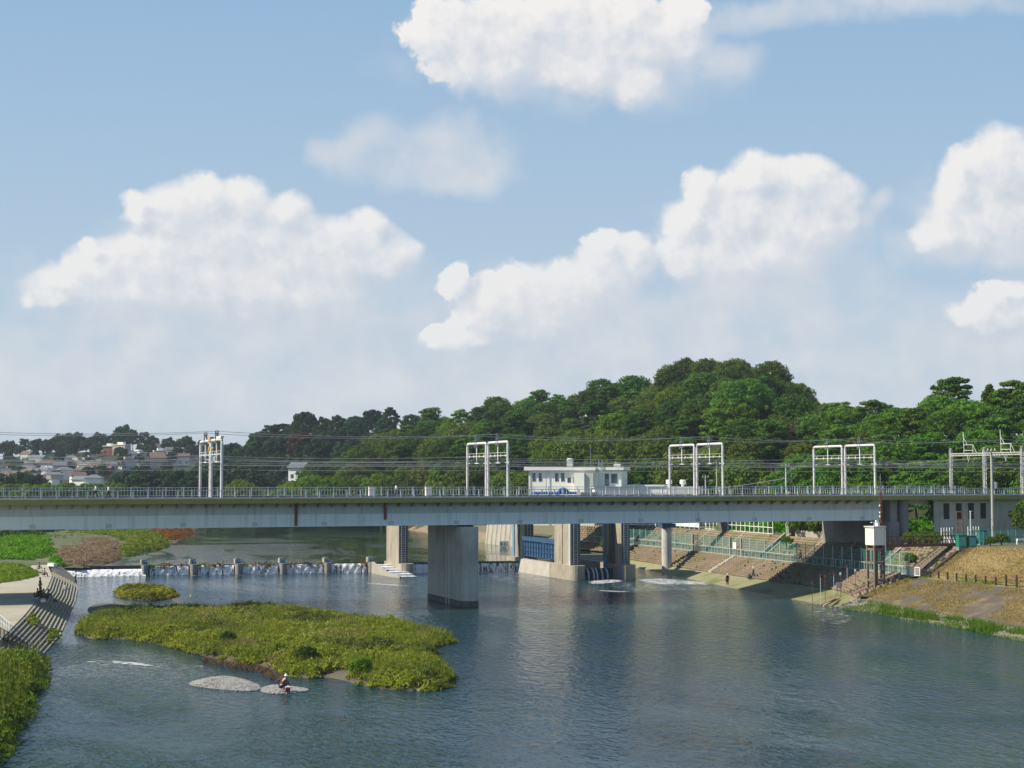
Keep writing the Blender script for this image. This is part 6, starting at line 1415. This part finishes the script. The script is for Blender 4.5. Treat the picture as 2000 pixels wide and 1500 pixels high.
def person(name, loc, rz, pose, shirt, pants, label, hat=None, group=None, sc_=1.0):
    q = POSES[pose]; H = q['hip']; L_ = q['lean']
    V = []; E_ = []; Rd = []
    def a(p, r, par=None):
        V.append(p); Rd.append(r)
        if par is not None: E_.append((par, len(V)-1))
        return len(V)-1
    pel = a((0,0,H), .125); w1 = a((0,L_*.35,H+.20), .115, pel); ch = a((0,L_*.8,H+.40), .135, w1); nk = a((0,L_*1.1,H+.56), .055, ch)
    hd = a((0,L_*1.2+.015,H+.66), .080, nk); hd2 = a((0,L_*1.25+.02,H+.76), .085, hd); 
    a((0,L_*1.25+.105,H+.695), .012, hd)                       # nose
    for sx, k, f, e, h in ((1,q['knee'][0],q['foot'][0],q['elb'][0],q['hand'][0]),(-1,q['knee'][1],q['foot'][1],q['elb'][1],q['hand'][1])):
        hp = a((sx*.10,0,H-.04), .095, pel); kn = a(k, .062, hp); an = a(f, .042, kn); a((f[0],f[1]+.15,f[2]-.02), .035, an)
        sh = a((sx*.18,L_*.95,H+.48), .062, ch); el = a(e, .042, sh); wr = a(h, .028, el)
        d = (Vector(h)-Vector(e)).normalized(); side = Vector((1,0,0)); pm = Vector(h)+d*.07; pi = a(tuple(pm), .032, wr)
        for j, off in enumerate((-.03,-.01,.01,.03)): 
            fk = a(tuple(pm+d*.03+side*off), .010, pi); a(tuple(pm+d*(.075+.008*(j in (1,2)))+side*off*1.1+Vector((0,0,-.015))), .008, fk)
        a(tuple(Vector(h)+d*.05+side*(-sx)*.045), .010, pi)
    b = skinmesh(name, V, E_, Rd, SKIN); b.location = loc; b.rotation_euler.z = rz; b.scale = (sc_,)*3; tag(b, label, 'person', group)
    S = [(0,L_*.1,H+.02),(0,L_*.35,H+.20),(0,L_*.8,H+.40),(0,L_*1.0,H+.50)]; EE = [(0,1),(1,2),(2,3)]; RR = [.145,.14,.16,.085]
    for sx, e, h in ((1,q['elb'][0],q['hand'][0]),(-1,q['elb'][1],q['hand'][1])):
        S += [(sx*.18,L_*.95,H+.47), e, tuple(Vector(e).lerp(Vector(h), .8))]; n = len(S); EE += [(2,n-3),(n-3,n-2),(n-2,n-1)]; RR += [.078,.058,.045]
    skinmesh('shirt', S, EE, RR, shirt, b)
    S = [(0,0,H+.04)]; EE = []; RR = [.145]
    for sx, k, f in ((1,q['knee'][0],q['foot'][0]),(-1,q['knee'][1],q['foot'][1])):
        S += [(sx*.10,0,H-.04), k, tuple(Vector(k).lerp(Vector(f), .88))]; n = len(S); EE += [(0,n-3),(n-3,n-2),(n-2,n-1)]; RR += [.112,.080,.060]
    skinmesh('trousers', S, EE, RR, pants, b)
    m = MB(); c = (0, L_*1.25+.0, H+.76)
    m.lathe([(.1,c[2]-.09),(.108,c[2]-.02),(.102,c[2]+.05),(.07,c[2]+.095),(.01,c[2]+.11)], 0, c[1]-.005, 12)
    m.build('hat' if hat else 'hair', hat or HAIR, b, smooth=True)
    if hat: m = MB(); m.lathe([(.10,c[2]-.03),(.17,c[2]-.045),(.17,c[2]-.035),(.1,c[2]-.01)],0,c[1]+.01,14); m.build('hat_brim', hat, b)
    return b
DK = cl('black_cloth', (.025,.025,.03)); NV = cl('navy_cloth', (.03,.035,.07)); WH = cl('white_cloth', (.75,.75,.78)); RD = cl('red_cloth', (.40,.04,.05)); MR = cl('maroon_cloth', (.16,.05,.05)); PK = cl('pink_cloth', (.50,.32,.30)); GY = cl('grey_cloth', (.16,.17,.18)); BL = cl('blue_cloth', (.15,.22,.38))
def people():
    # right bank workers
    x, y = AT(1421, 1143, .25); person('person', (x, y, .2), R(200), 'stand', DK, DK, 'person in black with red bag and pale cap standing at the right waterline', WH)
    b = thing('bag', 'red bag hanging at the hip of the person at the water', 'bag', (x-.22, y-.18, .85)); MB().cb(0,0,-.05,.26,.16,.34).build('bag_body', RD, b); MB().bar((0,0,.29),(.1,.1,.62),.03).build('strap', RD, b)
    x, y = AT(1471, 1131, 1.0); person('person', (x, y, 1.0), R(-75), 'walk', NV, NV, 'person in dark overalls and pale cap carrying a sack along the apron edge', WH, sc_=1.05)
    b = MB(); b.lathe([(.12,0),(.32,.08),(.36,.35),(.25,.62),(.06,.8)],0,0,12); tag(b.build('sack', cl('dark_sack',(.05,.07,.06)), loc=(x-.55, y-.05, 1.02)), 'dark rubbish sack held by the person in overalls', 'sack')
    p = bank_pt(16.5, 2, 1.6); person('person', W(p[0], p[1], 3.6), R(100), 'walk', DK, DK, 'dark figure walking behind the green mesh fence')
    # fisher on the pebbles
    x, y = AT(549, 1347, .25); person('person', (x, y, .2), R(-55), 'crouch', MR, DK, 'person in a maroon jacket and pale cap crouching on the pebble strip', WH, sc_=1.02)
    x2, y2 = AT(562, 1348, .25); b = thing('cooler_bag', 'red and white cooler bag beside the crouching person', 'bag', (x2, y2, .15), R(15)); MB().cb(0,0,0,.36,.26,.28).build('bag_body', RD, b); MB().cb(0,0,.281,.38,.28,.08).build('lid', WH, b)
    # angler by the weir
    x, y = AT(147, 1137, .4); person('person', (x, y, .3), R(-80), 'fish', WH, NV, 'angler in white shirt fishing at the foot of the weir')
    m = MB(); m.tube([(x+.45,y+.05,1.42),(x+1.6,y,1.9),(x+3.1,y-.1,2.15)], .02, 5, .008); tag(m.build('fishing_rod', BLACK), 'thin fishing rod held out by the angler at the weir', 'rod')
    # left terrace group
    x, y = AT(78, 1157, 1.95); person('person', (x, y, 1.95), R(-100), 'stand', GY, DK, 'person in grey standing at the top of the river steps', sc_=1.04)
    def seatp(u, v, z, rz, pose, sh, pa, lab, chair=True, hat=None):
        x, y = AT(u, v, z); zz = z
        person('person', (x, y, zz), R(rz), pose, sh, pa, lab, hat)
        if chair:
            c = thing('folding_chair', 'folding chair under '+lab.replace('person', 'the person')[:200], 'chair', (x, y, zz), R(rz)); MB().cb(0,-.02,.30,.48,.44,.05).build('seat', DK, c); MB().box(-.24,.24,-.30,-.25,.3,.85).build('backrest', DK, c)
            for sx in (-.22,.22):
                for sy in (-.22,.2): MB().bar((sx,sy,0),(sx,-sy*.3,.32),.03).build('leg', GALV, c)
    seatp(76, 1115, 1.95, -70, 'sit', DK, WH, 'person in black sitting farthest back on the pavement')
    seatp(86, 1127, 1.95, -80, 'sit', PK, MR, 'person in pink and maroon sitting on a chair by the steps')
    seatp(72, 1171, 1.95, -60, 'sit', MR, DK, 'person in dark red sitting leftmost in the shaded group')
    seatp(79, 1168, 1.95, -110, 'sit', DK, DK, 'person in black sitting in the middle of the shaded group')
    seatp(84, 1172, 1.95, -40, 'sit', GY, DK, 'person in grey sitting nearest in the shaded group')
    seatp(92, 1167, 1.7, -80, 'lowsit', BL, NV, 'person in pale blue sitting rightmost in the shaded group', False)
    seatp(125, 1153, .95, -85, 'lowsit', WH, WH, 'person in white sitting half way down the sunny river steps', False)
    for k, (u, v, c_, lb_) in enumerate(((68,1175,BL,'blue'),(84,1176,WH,'white'),(103,1172,WH,'small white'),(108,1176,DK,'black'))):
        z = 1.95 if u < 90 else 1.0; x, y = AT(u, v, z); b = thing('bag', f'{lb_} bag lying with the shaded group on the steps', 'bag', (x, y, z), R(k*40)); MB().cb(0,0,0,.5,.3,.28).build('bag_body', c_, b); MB().tube([(-.15,0,.28),(0,0,.42),(.15,0,.28)],.02,5).build('handle', c_, b)
    # walkers on the bridge deck
    def sdeck(u, t):
        lo, hi = -80, 95
        for _ in range(50):
            m_ = (lo+hi)/2; X, Y, _z = W(m_, t)
            if X/Y < GX(u): lo = m_
            else: hi = m_
        return lo
    for u, t, c1, c2, lb_ in ((188,15.2,WH,DK,'person in white walking on the far side of the bridge at the left'),(213,.6,WH,NV,'person in white walking on the near side of the bridge at the left'),(774,15.4,WH,GY,'person in white walking on the bridge left of the white cabinets')):
        person('person', W(sdeck(u, t), t, 13.52), R(110), 'walk', c1, c2, lb_)
people()
def egret():
    x, y = AT(372, 1171, .05); e = thing('egret', 'tiny white egret wading beside the mud bar', 'bird', (x, y, 0)); m = MB()
    m.lathe([(.02,.32),(.09,.38),(.1,.46),(.05,.55),(.025,.62),(.02,.82),(.035,.87),(.01,.92)],0,0,10); m.tube([(0,0,.87),(.16,0,.84)],.012,5,.003); m.build('body', WH, e); m = MB(); m.tube([(-.03,0,-.1),(-.03,0,.34)],.012,5); m.tube([(.03,0,-.1),(.03,0,.34)],.012,5); m.build('leg', BLACK, e)
egret()
# ------------------------------------------------------------------ air between here and the far hills
def haze():
    m = bpy.data.materials.new('haze'); m.use_nodes = True; t = m.node_tree; t.nodes.clear()
    o = t.nodes.new('ShaderNodeOutputMaterial'); v = t.nodes.new('ShaderNodeVolumePrincipled'); v.inputs['Color'].default_value = col(.80,.88,1.0); v.inputs['Density'].default_value = HAZE; v.inputs['Anisotropy'].default_value = 0.2
    t.links.new(v.outputs[0], o.inputs['Volume'])
    b = MB().box(-500, 420, -420, 1150, -3.5, 75).build('haze', m); b['kind'] = 'stuff'; b['label'] = 'thin blue summer haze over the river'; b['category'] = 'haze'
HAZE = 0.00010
import os
if HAZE and not os.environ.get('NOHAZE'): haze()
